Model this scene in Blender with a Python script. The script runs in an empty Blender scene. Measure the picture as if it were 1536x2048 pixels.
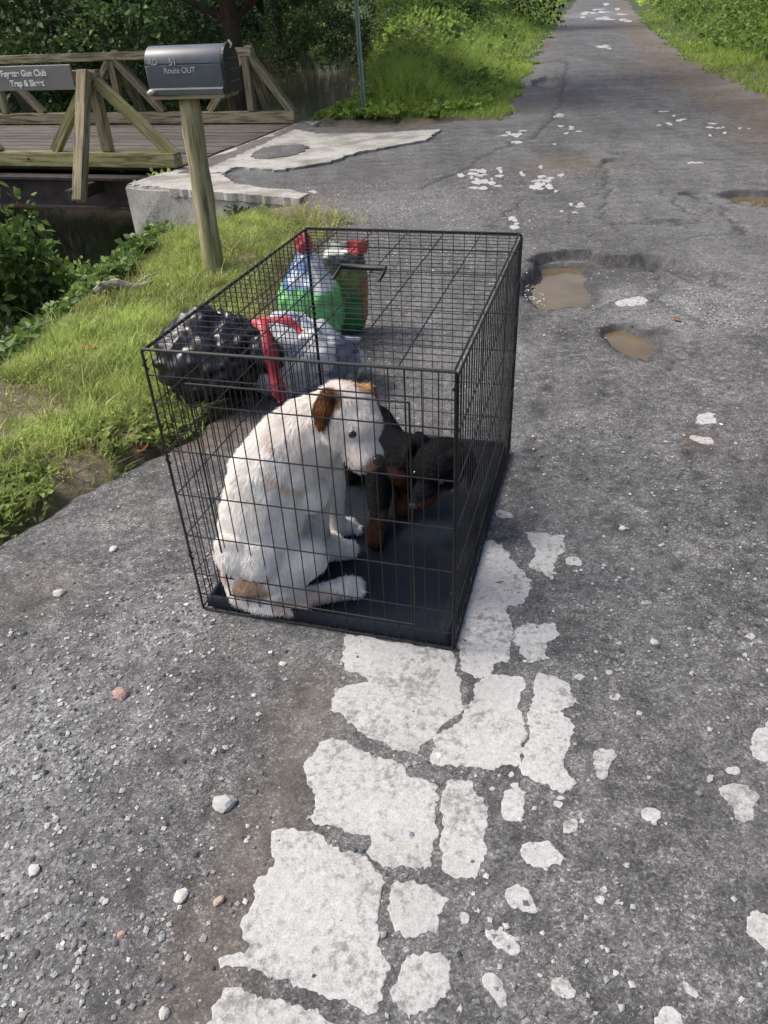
import bpy, bmesh, math, random
import numpy as np
from mathutils import Matrix, Vector, noise as mnoise

# ------------------------------------------------------------------ camera, sky, sun, exposure
SC = bpy.context.scene
COL = SC.collection
random.seed(7)
RNG = np.random.default_rng(11)
F_PX, PITCH, ROLL, HC = 1500.0, 0.60362567, -0.05310433, 1.42

cam_d = bpy.data.cameras.new('camera')
cam_d.sensor_fit = 'VERTICAL'
cam_d.sensor_height = 36.0
cam_d.lens = 36.0 * F_PX / 2048.0
cam_d.clip_start = 0.05
cam_d.clip_end = 2000
cam = bpy.data.objects.new('camera', cam_d)
COL.objects.link(cam)
cam.matrix_world = Matrix.Translation((0, 0, HC)) @ Matrix.Rotation(math.pi / 2 - PITCH, 4, 'X') @ Matrix.Rotation(ROLL, 4, 'Z')
SC.camera = cam

SUN_AZ_VEC = Vector((-0.95, 0.22, 0)).normalized()   # towards the sun, on the ground
SUN_EL = math.radians(50)
sun_dir = Vector((SUN_AZ_VEC.x * math.cos(SUN_EL), SUN_AZ_VEC.y * math.cos(SUN_EL), math.sin(SUN_EL)))
world = bpy.data.worlds.new('World')
SC.world = world
world.use_nodes = True
wn = world.node_tree
bg = wn.nodes['Background']
sky = wn.nodes.new('ShaderNodeTexSky')
sky.sky_type = 'NISHITA'
sky.sun_disc = False
sky.sun_elevation = SUN_EL
sky.sun_rotation = math.atan2(SUN_AZ_VEC.x, SUN_AZ_VEC.y)
sky.air_density = 1.0
sky.dust_density = 6.0
sky.ozone_density = 1.0
wn.links.new(sky.outputs[0], bg.inputs[0])
bg.inputs[1].default_value = 0.135
sun_l = bpy.data.lights.new('sun', 'SUN')
sun_l.energy = 1.5
sun_l.angle = math.radians(14.0)
sun_l.color = (1.0, 0.975, 0.925)
sun_o = bpy.data.objects.new('sun', sun_l)
COL.objects.link(sun_o)
sun_o.rotation_euler = sun_dir.to_track_quat('Z', 'Y').to_euler()
SC.view_settings.view_transform = 'Standard'
SC.view_settings.look = 'None'
SC.view_settings.exposure = 0.68
SC.view_settings.gamma = 1.0
SC.render.engine = 'CYCLES'
SC.cycles.max_bounces = 8
SC.cycles.transparent_max_bounces = 8

# ------------------------------------------------------------------ frames of the place
U = np.array([-0.945, 0.327]); N = np.array([0.327, 0.945])         # bridge: along the deck, across it
C0 = np.array([-0.525, 1.612]); CA = -0.3014                        # crate front left corner
CR = np.array([math.cos(CA), math.sin(CA)]); CD = np.array([-math.sin(CA), math.cos(CA)])

def gp(u, v, z=0.0):
    """survey point: where a line of sight of the camera meets the level z"""
    du, dv = u - 768.0, v - 1024.0
    X = du * math.cos(ROLL) + dv * math.sin(ROLL)
    Y = -du * math.sin(ROLL) + dv * math.cos(ROLL)
    d = (X / F_PX, math.cos(PITCH) - Y / F_PX * math.sin(PITCH), -math.sin(PITCH) - Y / F_PX * math.cos(PITCH))
    t = (z - HC) / d[2]
    return np.array([d[0] * t, d[1] * t, z])

def W(u, n, z=0.0):
    return Vector((U[0] * u + N[0] * n, U[1] * u + N[1] * n, z))

def UNc(x, y):
    return x * U[0] + y * U[1], x * N[0] + y * N[1]

def CW(w, d, z):
    return Vector((C0[0] + CR[0] * w + CD[0] * d, C0[1] + CR[1] * w + CD[1] * d, z))

# ------------------------------------------------------------------ numpy noise
def _h(ix, iy, seed):
    n = (ix * 374761393 + iy * 668265263 + seed * 974711) & 0x7fffffff
    n = ((n ^ (n >> 13)) * 1274126177) & 0x7fffffff
    return ((n ^ (n >> 16)) & 0xffff) / 65535.0

def vnoise(x, y, seed=0):
    x = np.asarray(x, float); y = np.asarray(y, float)
    ix = np.floor(x).astype(np.int64); iy = np.floor(y).astype(np.int64)
    fx = x - ix; fy = y - iy
    fx = fx * fx * (3 - 2 * fx); fy = fy * fy * (3 - 2 * fy)
    a = _h(ix, iy, seed); b = _h(ix + 1, iy, seed); c = _h(ix, iy + 1, seed); d = _h(ix + 1, iy + 1, seed)
    return (a * (1 - fx) + b * fx) * (1 - fy) + (c * (1 - fx) + d * fx) * fy

def fbm(x, y, seed=0, o=4):
    s = 0; a = 0.5; t = 0
    for i in range(o):
        s = s + a * vnoise(x * 2 ** i, y * 2 ** i, seed + i * 17); t += a; a *= 0.5
    return s / t

def sstep(a, b, x):
    t = np.clip((x - a) / (b - a), 0, 1)
    return t * t * (3 - 2 * t)

def poly_sd(px, py, poly):
    """signed distance to a polygon, positive inside"""
    px = np.asarray(px, float); py = np.asarray(py, float)
    shp = px.shape; px = px.ravel(); py = py.ravel()
    best = np.full(px.shape, 1e9); inside = np.zeros(px.shape, bool)
    n = len(poly)
    for i in range(n):
        x0, y0 = poly[i]; x1, y1 = poly[(i + 1) % n]
        ex, ey = x1 - x0, y1 - y0
        t = np.clip(((px - x0) * ex + (py - y0) * ey) / (ex * ex + ey * ey + 1e-12), 0, 1)
        best = np.minimum(best, (px - x0 - t * ex) ** 2 + (py - y0 - t * ey) ** 2)
        c = ((y0 > py) != (y1 > py)) & (px < (x1 - x0) * (py - y0) / (y1 - y0 + 1e-15) + x0)
        inside ^= c
    d = np.sqrt(best)
    return np.where(inside, d, -d).reshape(shp)

# ------------------------------------------------------------------ object helpers
def tag(o, label=None, cat=None, group=None, kind=None):
    if label: o['label'] = label
    if cat: o['category'] = cat
    if group: o['group'] = group
    if kind: o['kind'] = kind
    return o

def setparent(o, parent):
    if parent is not None:
        o.parent = parent
        o.matrix_parent_inverse = PM[parent.name].inverted()

PM = {}   # world matrices of the parents

def empty(name, loc, label, cat, group=None):
    o = bpy.data.objects.new(name, None)
    o.empty_display_size = 0.1
    COL.objects.link(o)
    o.matrix_world = Matrix.Translation(loc)
    PM[o.name] = Matrix.Translation(loc)
    return tag(o, label, cat, group)

def link(name, me, mat, parent=None, mw=None):
    o = bpy.data.objects.new(name, me)
    COL.objects.link(o)
    if mat is not None and len(me.materials) == 0:
        me.materials.append(mat)
    mw = mw or Matrix()
    setparent(o, parent)
    if parent is not None:
        o.matrix_basis = mw
        PM[o.name] = mw.copy()
    else:
        o.matrix_world = mw
        PM[o.name] = mw.copy()
    return o

def mesh_py(name, verts, faces, smooth=False):
    me = bpy.data.meshes.new(name)
    me.from_pydata([tuple(map(float, v)) for v in verts], [], faces)
    me.update()
    if smooth:
        me.shade_smooth()
    return me

def mesh_np(name, verts, faces, smooth=False, cols=None):
    """faces: (n,3) or (n,4) int array"""
    me = bpy.data.meshes.new(name)
    verts = np.asarray(verts, np.float32); faces = np.asarray(faces, np.int32)
    k = faces.shape[1]
    me.vertices.add(len(verts)); me.vertices.foreach_set('co', verts.ravel())
    me.loops.add(faces.size); me.loops.foreach_set('vertex_index', faces.ravel())
    me.polygons.add(len(faces))
    me.polygons.foreach_set('loop_start', np.arange(0, faces.size, k, dtype=np.int32))
    me.update(calc_edges=True)
    if cols is not None:
        at = me.color_attributes.new('Col', 'FLOAT_COLOR', 'POINT')
        c = np.ones((len(verts), 4), np.float32); c[:, :cols.shape[1]] = cols
        at.data.foreach_set('color', c.ravel())
    if smooth:
        me.shade_smooth()
    return me

def bm_mesh(name, bm, smooth=False):
    me = bpy.data.meshes.new(name)
    bmesh.ops.recalc_face_normals(bm, faces=bm.faces)
    bm.to_mesh(me); bm.free()
    if smooth: me.shade_smooth()
    return me

def frame_from(p0, p1, up=Vector((0, 0, 1))):
    x = (p1 - p0).normalized()
    y = up.cross(x)
    if y.length < 1e-4: y = Vector((0, 1, 0)).cross(x)
    y.normalize(); z = x.cross(y)
    m = Matrix((x, y, z)).transposed().to_4x4()
    m.translation = p0
    return m

def beam(name, p0, p1, w, h, mat, parent=None, up=Vector((0, 0, 1)), bev=0.008, wob=0.003):
    """a squared timber: local X runs along it"""
    p0, p1 = Vector(p0), Vector(p1)
    L = (p1 - p0).length
    bm = bmesh.new()
    bmesh.ops.create_cube(bm, size=1.0)
    for v in bm.verts:
        v.co = Vector(((v.co.x + 0.5) * L, v.co.y * w, v.co.z * h))
    ed = [e for e in bm.edges if abs((e.verts[0].co - e.verts[1].co).x) > L * 0.5]
    bmesh.ops.subdivide_edges(bm, edges=ed, cuts=max(1, int(L / 0.25)), use_grid_fill=True)
    bmesh.ops.bevel(bm, geom=[e for e in bm.edges if len(e.link_faces) == 2 and e.calc_face_angle(0) > 1.0], offset=bev, segments=2, affect='EDGES')
    s = random.random() * 50
    for v in bm.verts:
        v.co += mnoise.noise_vector(v.co * 3 + Vector((s, s, s))) * wob
    me = bm_mesh(name, bm)
    return link(name, me, mat, parent, frame_from(p0, p1, up))

def tube_np(path, rad, sides=8, cap=True):
    """rings along a path; returns verts, quads (list)"""
    path = [Vector(p) for p in path]
    vs = []; fs = []
    n = len(path)
    if not hasattr(rad, '__len__'): rad = [rad] * n
    ref = Vector((0, 0, 1))
    prev = None
    for i, p in enumerate(path):
        t = (path[min(i + 1, n - 1)] - path[max(i - 1, 0)]).normalized()
        if prev is None:
            a = ref.cross(t)
            if a.length < 1e-3: a = Vector((1, 0, 0)).cross(t)
        else:
            a = prev - t * prev.dot(t)
        a.normalize(); prev = a
        b = t.cross(a)
        for k in range(sides):
            an = 2 * math.pi * k / sides
            vs.append(p + (a * math.cos(an) + b * math.sin(an)) * rad[i])
    for i in range(n - 1):
        for k in range(sides):
            k2 = (k + 1) % sides
            fs.append((i * sides + k, i * sides + k2, (i + 1) * sides + k2, (i + 1) * sides + k))
    if cap:
        fs.append(tuple(range(sides))[::-1])
        fs.append(tuple((n - 1) * sides + k for k in range(sides)))
    return vs, fs

class MB:
    def __init__(self): self.v = []; self.f = []
    def add(self, vs, fs):
        o = len(self.v); self.v += list(vs); self.f += [tuple(i + o for i in f) for f in fs]
    def tube(self, path, rad, sides=6, cap=True): self.add(*tube_np(path, rad, sides, cap))
    def box(self, a, b):
        x0, y0, z0 = a; x1, y1, z1 = b
        self.add([(x0,y0,z0),(x1,y0,z0),(x1,y1,z0),(x0,y1,z0),(x0,y0,z1),(x1,y0,z1),(x1,y1,z1),(x0,y1,z1)],
                 [(3,2,1,0),(4,5,6,7),(0,1,5,4),(1,2,6,5),(2,3,7,6),(3,0,4,7)])
    def build(self, name, mat, parent=None, smooth=False, mw=None):
        return link(name, mesh_py(name, self.v, self.f, smooth), mat, parent, mw)

# ------------------------------------------------------------------ materials
def mat_new(name):
    m = bpy.data.materials.new(name); m.use_nodes = True
    nt = m.node_tree
    return m, nt, nt.nodes['Principled BSDF']

def nd(nt, typ, **kw):
    n = nt.nodes.new(typ)
    for k, v in kw.items(): setattr(n, k, v)
    return n

def nz(nt, vec, scale, detail=4.0, rough=0.55):
    n = nd(nt, 'ShaderNodeTexNoise')
    n.inputs['Scale'].default_value = scale; n.inputs['Detail'].default_value = detail; n.inputs['Roughness'].default_value = rough
    if vec is not None: nt.links.new(vec, n.inputs['Vector'])
    return n

def ramp(nt, fac, stops):
    r = nd(nt, 'ShaderNodeValToRGB')
    el = r.color_ramp.elements
    while len(el) < len(stops): el.new(0.5)
    for e, (p, c) in zip(el, stops):
        e.position = p; e.color = (*c, 1) if len(c) == 3 else c
    nt.links.new(fac, r.inputs[0])
    return r.outputs[0]

def mix(nt, fac, a, b, mode='MIX'):
    m = nd(nt, 'ShaderNodeMix', data_type='RGBA', blend_type=mode)
    for s, val in ((m.inputs['Factor'], fac), (m.inputs['A'], a), (m.inputs['B'], b)):
        if hasattr(val, 'is_linked'): nt.links.new(val, s)
        elif isinstance(val, (int, float)): s.default_value = val
        else: s.default_value = (*val, 1)
    return m.outputs['Result']

def bump(nt, bs, h, strength=0.3, dist=0.01):
    b = nd(nt, 'ShaderNodeBump')
    b.inputs['Strength'].default_value = strength; b.inputs['Distance'].default_value = dist
    nt.links.new(h, b.inputs['Height']); nt.links.new(b.outputs[0], bs.inputs['Normal'])
    return b

def coord(nt, kind='Object', scale=None):
    c = nd(nt, 'ShaderNodeTexCoord').outputs[kind]
    if scale:
        mp = nd(nt, 'ShaderNodeMapping'); mp.inputs['Scale'].default_value = scale
        nt.links.new(c, mp.inputs['Vector']); c = mp.outputs[0]
    return c

def m_simple(name, col, rough=0.5, metal=0.0, var=0.25, scale=20, bs_=0.0, coat=0.0):
    m, nt, b = mat_new(name)
    c = coord(nt)
    n = nz(nt, c, scale)
    d = tuple(x * (1 - var) for x in col); l = tuple(min(1, x * (1 + var)) for x in col)
    nt.links.new(ramp(nt, n.outputs[0], [(0.3, d), (0.7, l)]), b.inputs['Base Color'])
    b.inputs['Roughness'].default_value = rough; b.inputs['Metallic'].default_value = metal
    b.inputs['Coat Weight'].default_value = coat
    if bs_: bump(nt, b, n.outputs[0], bs_, 0.005)
    return m

def m_asphalt():
    m, nt, b = mat_new('asphalt')
    c = coord(nt)
    at = nd(nt, 'ShaderNodeAttribute', attribute_name='Col')
    sep = nd(nt, 'ShaderNodeSeparateColor'); nt.links.new(at.outputs['Color'], sep.inputs[0])
    big = nz(nt, c, 0.9, 5); mid = nz(nt, c, 7, 5, 0.6); fine = nz(nt, c, 130, 3, 0.7)
    vor = nd(nt, 'ShaderNodeTexVoronoi'); vor.inputs['Scale'].default_value = 150; nt.links.new(c, vor.inputs['Vector'])
    vor2 = nd(nt, 'ShaderNodeTexVoronoi'); vor2.inputs['Scale'].default_value = 38; vor2.inputs['Randomness'].default_value = 1; nt.links.new(c, vor2.inputs['Vector'])
    base = ramp(nt, big.outputs[0], [(0.3, (0.070, 0.072, 0.076)), (0.7, (0.143, 0.144, 0.145))])
    base = mix(nt, 0.55, base, ramp(nt, mid.outputs[0], [(0.32, (0.054, 0.055, 0.059)), (0.68, (0.183, 0.183, 0.182))]))
    # stones of the mix: each cell its own tone
    vor3 = nd(nt, 'ShaderNodeTexVoronoi'); vor3.inputs['Scale'].default_value = 330; nt.links.new(c, vor3.inputs['Vector'])
    cell3 = nd(nt, 'ShaderNodeSeparateColor'); nt.links.new(vor3.outputs['Color'], cell3.inputs[0])
    stain = nz(nt, c, 1.7, 6, 0.7)
    base = mix(nt, 0.8, base, ramp(nt, cell3.outputs[0], [(0.0, (0.35, 0.35, 0.36)), (0.6, (1.0, 1.0, 1.0)), (0.92, (1.6, 1.6, 1.57)), (1.0, (2.4, 2.4, 2.4))]), 'MULTIPLY')
    base = mix(nt, 0.7, base, ramp(nt, stain.outputs[0], [(0.35, (0.62, 0.61, 0.60)), (0.5, (1.0, 1.0, 1.0)), (0.68, (1.32, 1.31, 1.28))]), 'MULTIPLY')
    cellv = nd(nt, 'ShaderNodeSeparateColor'); nt.links.new(vor.outputs['Color'], cellv.inputs[0])
    tone = ramp(nt, cellv.outputs[0], [(0.0, (0.30, 0.30, 0.31)), (0.5, (0.9, 0.9, 0.9)), (0.88, (1.5, 1.49, 1.45)), (0.94, (2.0, 2.0, 1.95)), (1.0, (3.4, 3.4, 3.4))])
    base = mix(nt, 0.42, base, tone, 'MULTIPLY')
    clus = nz(nt, c, 28, 4, 0.65)
    base = mix(nt, 0.6, base, ramp(nt, clus.outputs[0], [(0.32, (0.45, 0.45, 0.45)), (0.68, (1.5, 1.5, 1.5))]), 'MULTIPLY')
    base = mix(nt, 0.35, base, ramp(nt, fine.outputs[0], [(0.3, (0.35, 0.35, 0.35)), (0.7, (1.5, 1.5, 1.5))]), 'MULTIPLY')
    # R brown dirt, G pale grit, B dark patch
    base = mix(nt, sep.outputs[0], base, ramp(nt, mid.outputs[0], [(0.3, (0.085, 0.066, 0.050)), (0.7, (0.175, 0.140, 0.108))]))
    grit = ramp(nt, cellv.outputs[1], [(0.2, (0.10, 0.103, 0.108)), (0.65, (0.25, 0.255, 0.262)), (0.95, (0.46, 0.465, 0.47))])
    gm = nd(nt, 'ShaderNodeMath', operation='MULTIPLY'); nt.links.new(sep.outputs[1], gm.inputs[0])
    nt.links.new(ramp(nt, vor2.outputs['Distance'], [(0.2, (1, 1, 1)), (0.75, (0.35, 0.35, 0.35))]), gm.inputs[1])
    base = mix(nt, gm.outputs[0], base, grit)
    dk = nd(nt, 'ShaderNodeMath', operation='MULTIPLY'); nt.links.new(sep.outputs[2], dk.inputs[0]); dk.inputs[1].default_value = 0.75
    base = mix(nt, dk.outputs[0], base, (0.035, 0.035, 0.037))
    nt.links.new(base, b.inputs['Base Color'])
    b.inputs['Roughness'].default_value = 0.82
    b.inputs['Specular IOR Level'].default_value = 0.35
    add = nd(nt, 'ShaderNodeMath', operation='ADD'); nt.links.new(vor3.outputs['Distance'], add.inputs[0]); nt.links.new(mid.outputs[0], add.inputs[1])
    bump(nt, b, add.outputs[0], 0.35, 0.004)
    return m

def m_soil():
    m, nt, b = mat_new('soil')
    c = coord(nt)
    a = nz(nt, c, 3, 6); f = nz(nt, c, 60, 4, 0.7)
    base = ramp(nt, a.outputs[0], [(0.25, (0.05, 0.055, 0.02)), (0.5, (0.16, 0.135, 0.085)), (0.75, (0.29, 0.24, 0.175))])
    base = mix(nt, 0.5, base, ramp(nt, f.outputs[0], [(0.3, (0.5, 0.5, 0.5)), (0.7, (1.5, 1.5, 1.5))]), 'MULTIPLY')
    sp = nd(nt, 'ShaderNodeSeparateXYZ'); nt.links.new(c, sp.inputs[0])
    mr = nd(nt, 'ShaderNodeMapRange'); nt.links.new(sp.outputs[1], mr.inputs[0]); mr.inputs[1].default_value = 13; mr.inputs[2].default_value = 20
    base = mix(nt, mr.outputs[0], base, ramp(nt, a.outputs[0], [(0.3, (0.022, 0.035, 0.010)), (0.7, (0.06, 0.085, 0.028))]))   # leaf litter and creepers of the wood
    nt.links.new(base, b.inputs['Base Color']); b.inputs['Roughness'].default_value = 0.95
    bump(nt, b, f.outputs[0], 0.7, 0.02)
    return m

def m_wood(name, dark, light, green, gamt=0.5):
    m, nt, b = mat_new(name)
    c = coord(nt, 'Object', (1.2, 16, 16)); c2 = coord(nt, 'Object')
    oi = nd(nt, 'ShaderNodeObjectInfo')
    sh = nd(nt, 'ShaderNodeVectorMath', operation='ADD'); nt.links.new(c, sh.inputs[0])
    mul = nd(nt, 'ShaderNodeMath', operation='MULTIPLY'); nt.links.new(oi.outputs['Random'], mul.inputs[0]); mul.inputs[1].default_value = 60
    nt.links.new(mul.outputs[0], sh.inputs[1])
    g = nz(nt, sh.outputs[0], 2.2, 7, 0.65); blot = nz(nt, c2, 3.5, 5)
    base = ramp(nt, g.outputs[0], [(0.30, tuple(x * .6 for x in dark)), (0.42, dark), (0.54, light), (0.72, tuple(x * 1.25 for x in light))])
    base = mix(nt, ramp(nt, blot.outputs[0], [(0.42, (0, 0, 0)), (0.62, (gamt, gamt, gamt))]), base, green)
    tone = nd(nt, 'ShaderNodeMapRange'); nt.links.new(oi.outputs['Random'], tone.inputs[0]); tone.inputs[3].default_value = 0.75; tone.inputs[4].default_value = 1.2
    cb = nd(nt, 'ShaderNodeCombineColor'); [nt.links.new(tone.outputs[0], cb.inputs[i]) for i in range(3)]
    base = mix(nt, 1.0, base, cb.outputs[0], 'MULTIPLY')
    nt.links.new(base, b.inputs['Base Color']); b.inputs['Roughness'].default_value = 0.85
    bump(nt, b, g.outputs[0], 0.5, 0.006)
    return m

def m_concrete(name, lo, hi, stain, damt=0.6, wear=False):
    m, nt, b = mat_new(name)
    c = coord(nt)
    a = nz(nt, c, 2.2, 6, 0.6); f = nz(nt, c, 90, 3, 0.7); g = nz(nt, c, 320, 2, 0.6)
    base = ramp(nt, f.outputs[0], [(0.3, lo), (0.7, hi)])
    base = mix(nt, 0.5, base, ramp(nt, g.outputs[0], [(0.35, (0.62, 0.62, 0.62)), (0.6, (1.12, 1.12, 1.12))]), 'MULTIPLY')
    base = mix(nt, ramp(nt, a.outputs[0], [(0.47, (0, 0, 0)), (0.66, (damt,) * 3)]), base, stain)
    nt.links.new(base, b.inputs['Base Color']); b.inputs['Roughness'].default_value = 0.9
    if wear:
        w1 = nz(nt, c, 55, 5, 0.75); w2 = nz(nt, c, 6, 4, 0.6)
        ad = nd(nt, 'ShaderNodeMath', operation='MULTIPLY_ADD'); nt.links.new(w2.outputs[0], ad.inputs[0]); ad.inputs[1].default_value = 0.55; nt.links.new(w1.outputs[0], ad.inputs[2])
        base = mix(nt, ramp(nt, ad.outputs[0], [(0.78, (0, 0, 0)), (0.93, (0.8, 0.8, 0.8))]), base, (0.15, 0.15, 0.145))
        nt.links.new(base, b.inputs['Base Color'])
    bump(nt, b, f.outputs[0], 0.4, 0.004)
    return m

def m_leaf(name, dark, light, trans=0.35, rough=0.5):
    m, nt, b = mat_new(name)
    at = nd(nt, 'ShaderNodeAttribute', attribute_name='Col')
    sep = nd(nt, 'ShaderNodeSeparateColor'); nt.links.new(at.outputs['Color'], sep.inputs[0])
    base = ramp(nt, sep.outputs[0], [(0.0, dark), (0.8, light), (1.0, tuple(min(1, x * 1.35) for x in light))])
    base = mix(nt, sep.outputs[1], base, (0.36, 0.29, 0.16))
    nt.links.new(base, b.inputs['Base Color']); b.inputs['Roughness'].default_value = rough
    b.inputs['Specular IOR Level'].default_value = 0.35
    tr = nd(nt, 'ShaderNodeBsdfTranslucent'); nt.links.new(base, tr.inputs[0])
    ms = nd(nt, 'ShaderNodeMixShader'); ms.inputs[0].default_value = trans
    out = nt.nodes['Material Output']
    nt.links.new(b.outputs[0], ms.inputs[1]); nt.links.new(tr.outputs[0], ms.inputs[2]); nt.links.new(ms.outputs[0], out.inputs[0])
    return m

def m_water(name, col, rough=0.04, bscale=6, bstr=0.05):
    m, nt, b = mat_new(name)
    c = coord(nt); n = nz(nt, c, bscale, 3)
    nt.links.new(ramp(nt, n.outputs[0], [(0.3, tuple(x * 0.8 for x in col)), (0.7, tuple(x * 1.2 for x in col))]), b.inputs['Base Color'])
    b.inputs['Roughness'].default_value = rough; b.inputs['IOR'].default_value = 1.33
    bump(nt, b, n.outputs[0], bstr, 0.02)
    return m

def m_attr(name, rough=0.7, spec=0.3, noise_scale=60, nv=0.25, bs_=0.2, sheen=0.0):
    m, nt, b = mat_new(name)
    at = nd(nt, 'ShaderNodeAttribute', attribute_name='Col')
    n = nz(nt, coord(nt), noise_scale, 4, 0.6)
    base = mix(nt, 1.0, at.outputs['Color'], ramp(nt, n.outputs[0], [(0.3, (1 - nv,) * 3), (0.7, (1 + nv * 0.5,) * 3)]), 'MULTIPLY')
    nt.links.new(base, b.inputs['Base Color']); b.inputs['Roughness'].default_value = rough
    b.inputs['Specular IOR Level'].default_value = spec
    b.inputs['Sheen Weight'].default_value = sheen
    if bs_: bump(nt, b, n.outputs[0], bs_, 0.004)
    return m

def m_bark(name, dark, light):
    m, nt, b = mat_new(name)
    c = coord(nt, 'Object', (9, 9, 1.6)); n = nz(nt, c, 1.6, 7, 0.65)
    nt.links.new(ramp(nt, n.outputs[0], [(0.3, dark), (0.7, light)]), b.inputs['Base Color'])
    b.inputs['Roughness'].default_value = 0.95; bump(nt, b, n.outputs[0], 0.9, 0.03)
    return m

M = {}
M['asphalt'] = m_asphalt()
M['soil'] = m_soil()
M['wood'] = m_wood('weathered_timber', (0.10, 0.085, 0.055), (0.30, 0.262, 0.175), (0.20, 0.19, 0.085), 0.5)
M['wood_y'] = m_wood('yellowed_timber', (0.15, 0.135, 0.06), (0.36, 0.33, 0.17), (0.26, 0.26, 0.08), 0.6)
M['deck'] = m_wood('deck_plank', (0.05, 0.044, 0.040), (0.125, 0.112, 0.102), (0.09, 0.082, 0.066), 0.4)
M['post'] = m_wood('post_timber', (0.13, 0.115, 0.065), (0.34, 0.30, 0.19), (0.21, 0.21, 0.08), 0.45)
M['conc'] = m_concrete('old_concrete', (0.30, 0.295, 0.275), (0.54, 0.53, 0.50), (0.13, 0.125, 0.09), 0.75, True)
M['slab'] = m_concrete('pale_slab', (0.36, 0.365, 0.365), (0.52, 0.525, 0.52), (0.29, 0.29, 0.28), 0.5, True)
M['steel'] = m_simple('rusted_girder', (0.045, 0.037, 0.036), 0.7, 0.2, 0.5, 8, 0.3)
M['sign'] = m_simple('sign_grey', (0.165, 0.165, 0.16), 0.6, 0, 0.1, 5)
M['letter'] = m_simple('sign_white', (0.75, 0.75, 0.73), 0.5, 0, 0.05, 5)
M['letter_box'] = m_simple('faded_letters', (0.42, 0.44, 0.45), 0.5, 0.0, 0.3, 60)
M['box'] = m_simple('mailbox_grey', (0.082, 0.096, 0.118), 0.40, 0.0, 0.2, 6, 0.05)
M['box_dark'] = m_simple('mailbox_door_shaded', (0.012, 0.013, 0.016), 0.4, 0.2, 0.3, 8)  # shade on the door, turned from the sun, put into its colour
M['box_flange'] = m_simple('mailbox_flange', (0.07, 0.08, 0.09), 0.6, 0.0, 0.2, 12)
M['pale'] = m_simple('pale_metal', (0.6, 0.58, 0.53), 0.4, 0.2, 0.2, 30)
M['pole'] = m_simple('galvanised_green', (0.20, 0.28, 0.24), 0.5, 0.3, 0.15, 12)
M['wire'] = m_simple('black_wire', (0.010, 0.010, 0.012), 0.55, 0.0, 0.2, 40)
M['tray'] = m_simple('tray_plastic', (0.008, 0.0125, 0.021), 0.6, 0, 0.3, 14, 0.06)
M['tray'].node_tree.nodes['Principled BSDF'].inputs['Specular IOR Level'].default_value = 0.25
M['puddle'] = m_water('puddle_water', (0.135, 0.102, 0.056), 0.02, 4, 0.015)
M['creek'] = m_water('creek_water', (0.075, 0.062, 0.045), 0.08, 5, 0.10)
M['bag_black'] = m_simple('black_plastic', (0.0065, 0.0085, 0.0125), 0.32, 0, 0.2, 9)
M['leaf_dark'] = m_leaf('leaf_dark', (0.018, 0.040, 0.012), (0.085, 0.15, 0.04), 0.3)
M['leaf_mid'] = m_leaf('leaf_mid', (0.05, 0.10, 0.024), (0.20, 0.31, 0.075), 0.40)
M['leaf_lime'] = m_leaf('leaf_lime', (0.11, 0.19, 0.03), (0.36, 0.50, 0.10), 0.45)
M['grass'] = m_leaf('grass_blade', (0.13, 0.19, 0.04), (0.42, 0.51, 0.15), 0.42, 0.6)
M['bark'] = m_bark('bark_brown', (0.035, 0.026, 0.02), (0.13, 0.10, 0.075))
M['bark_dark'] = m_bark('bark_dark', (0.012, 0.011, 0.010), (0.045, 0.038, 0.03))
M['stone'] = m_attr('pebble', 0.8, 0.3, 80, 0.3, 0.3)
M['attr'] = m_attr('coloured_plastic', 0.4, 0.5, 25, 0.15, 0.0)
M['coat'] = m_attr('dog_coat', 0.8, 0.1, 140, 0.22, 0.25, 0.0)
M['eye'] = m_simple('dog_eye', (0.01, 0.007, 0.005), 0.08, 0, 0.1, 5, 0, 0.5)
M['nose'] = m_simple('dog_nose', (0.02, 0.015, 0.014), 0.3, 0, 0.2, 60)

# ------------------------------------------------------------------ the pavement and the ground
TH = math.atan(0.24)
RDX, RDY = math.sin(TH), math.cos(TH)            # along the road
PAVE = [(-4.0, -4), (-2.3, 0.2), (-1.55, 1.45), (-1.28, 2.02), (-0.93, 2.55), (-0.66, 2.85), (-0.50, 3.5), (-0.52, 4.6), (-0.36, 5.6), (-0.10, 6.15)]
PAVE += [tuple(W(2.9, 6.30)[:2]), tuple(W(4.70, 6.60)[:2]), tuple(W(4.70, 11.0)[:2])]
PAVE += [tuple(gp(u, v)[:2]) for u, v in ((640, 252), (760, 248), (860, 248), (905, 240), (1000, 236), (1035, 170), (1075, 95), (1112, 45), (1150, 2))]
PAVE += [(40.6, 168.0), (44.0, 168.0)]
PAVE += [tuple(gp(u, v)[:2]) for u, v in ((1258, 3), (1296, 50), (1368, 110), (1465, 163), (1620, 222))]
PAVE += [(5.2, 9.0), (4.6, 5.0), (3.8, 0.0), (3.2, -4)]

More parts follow.
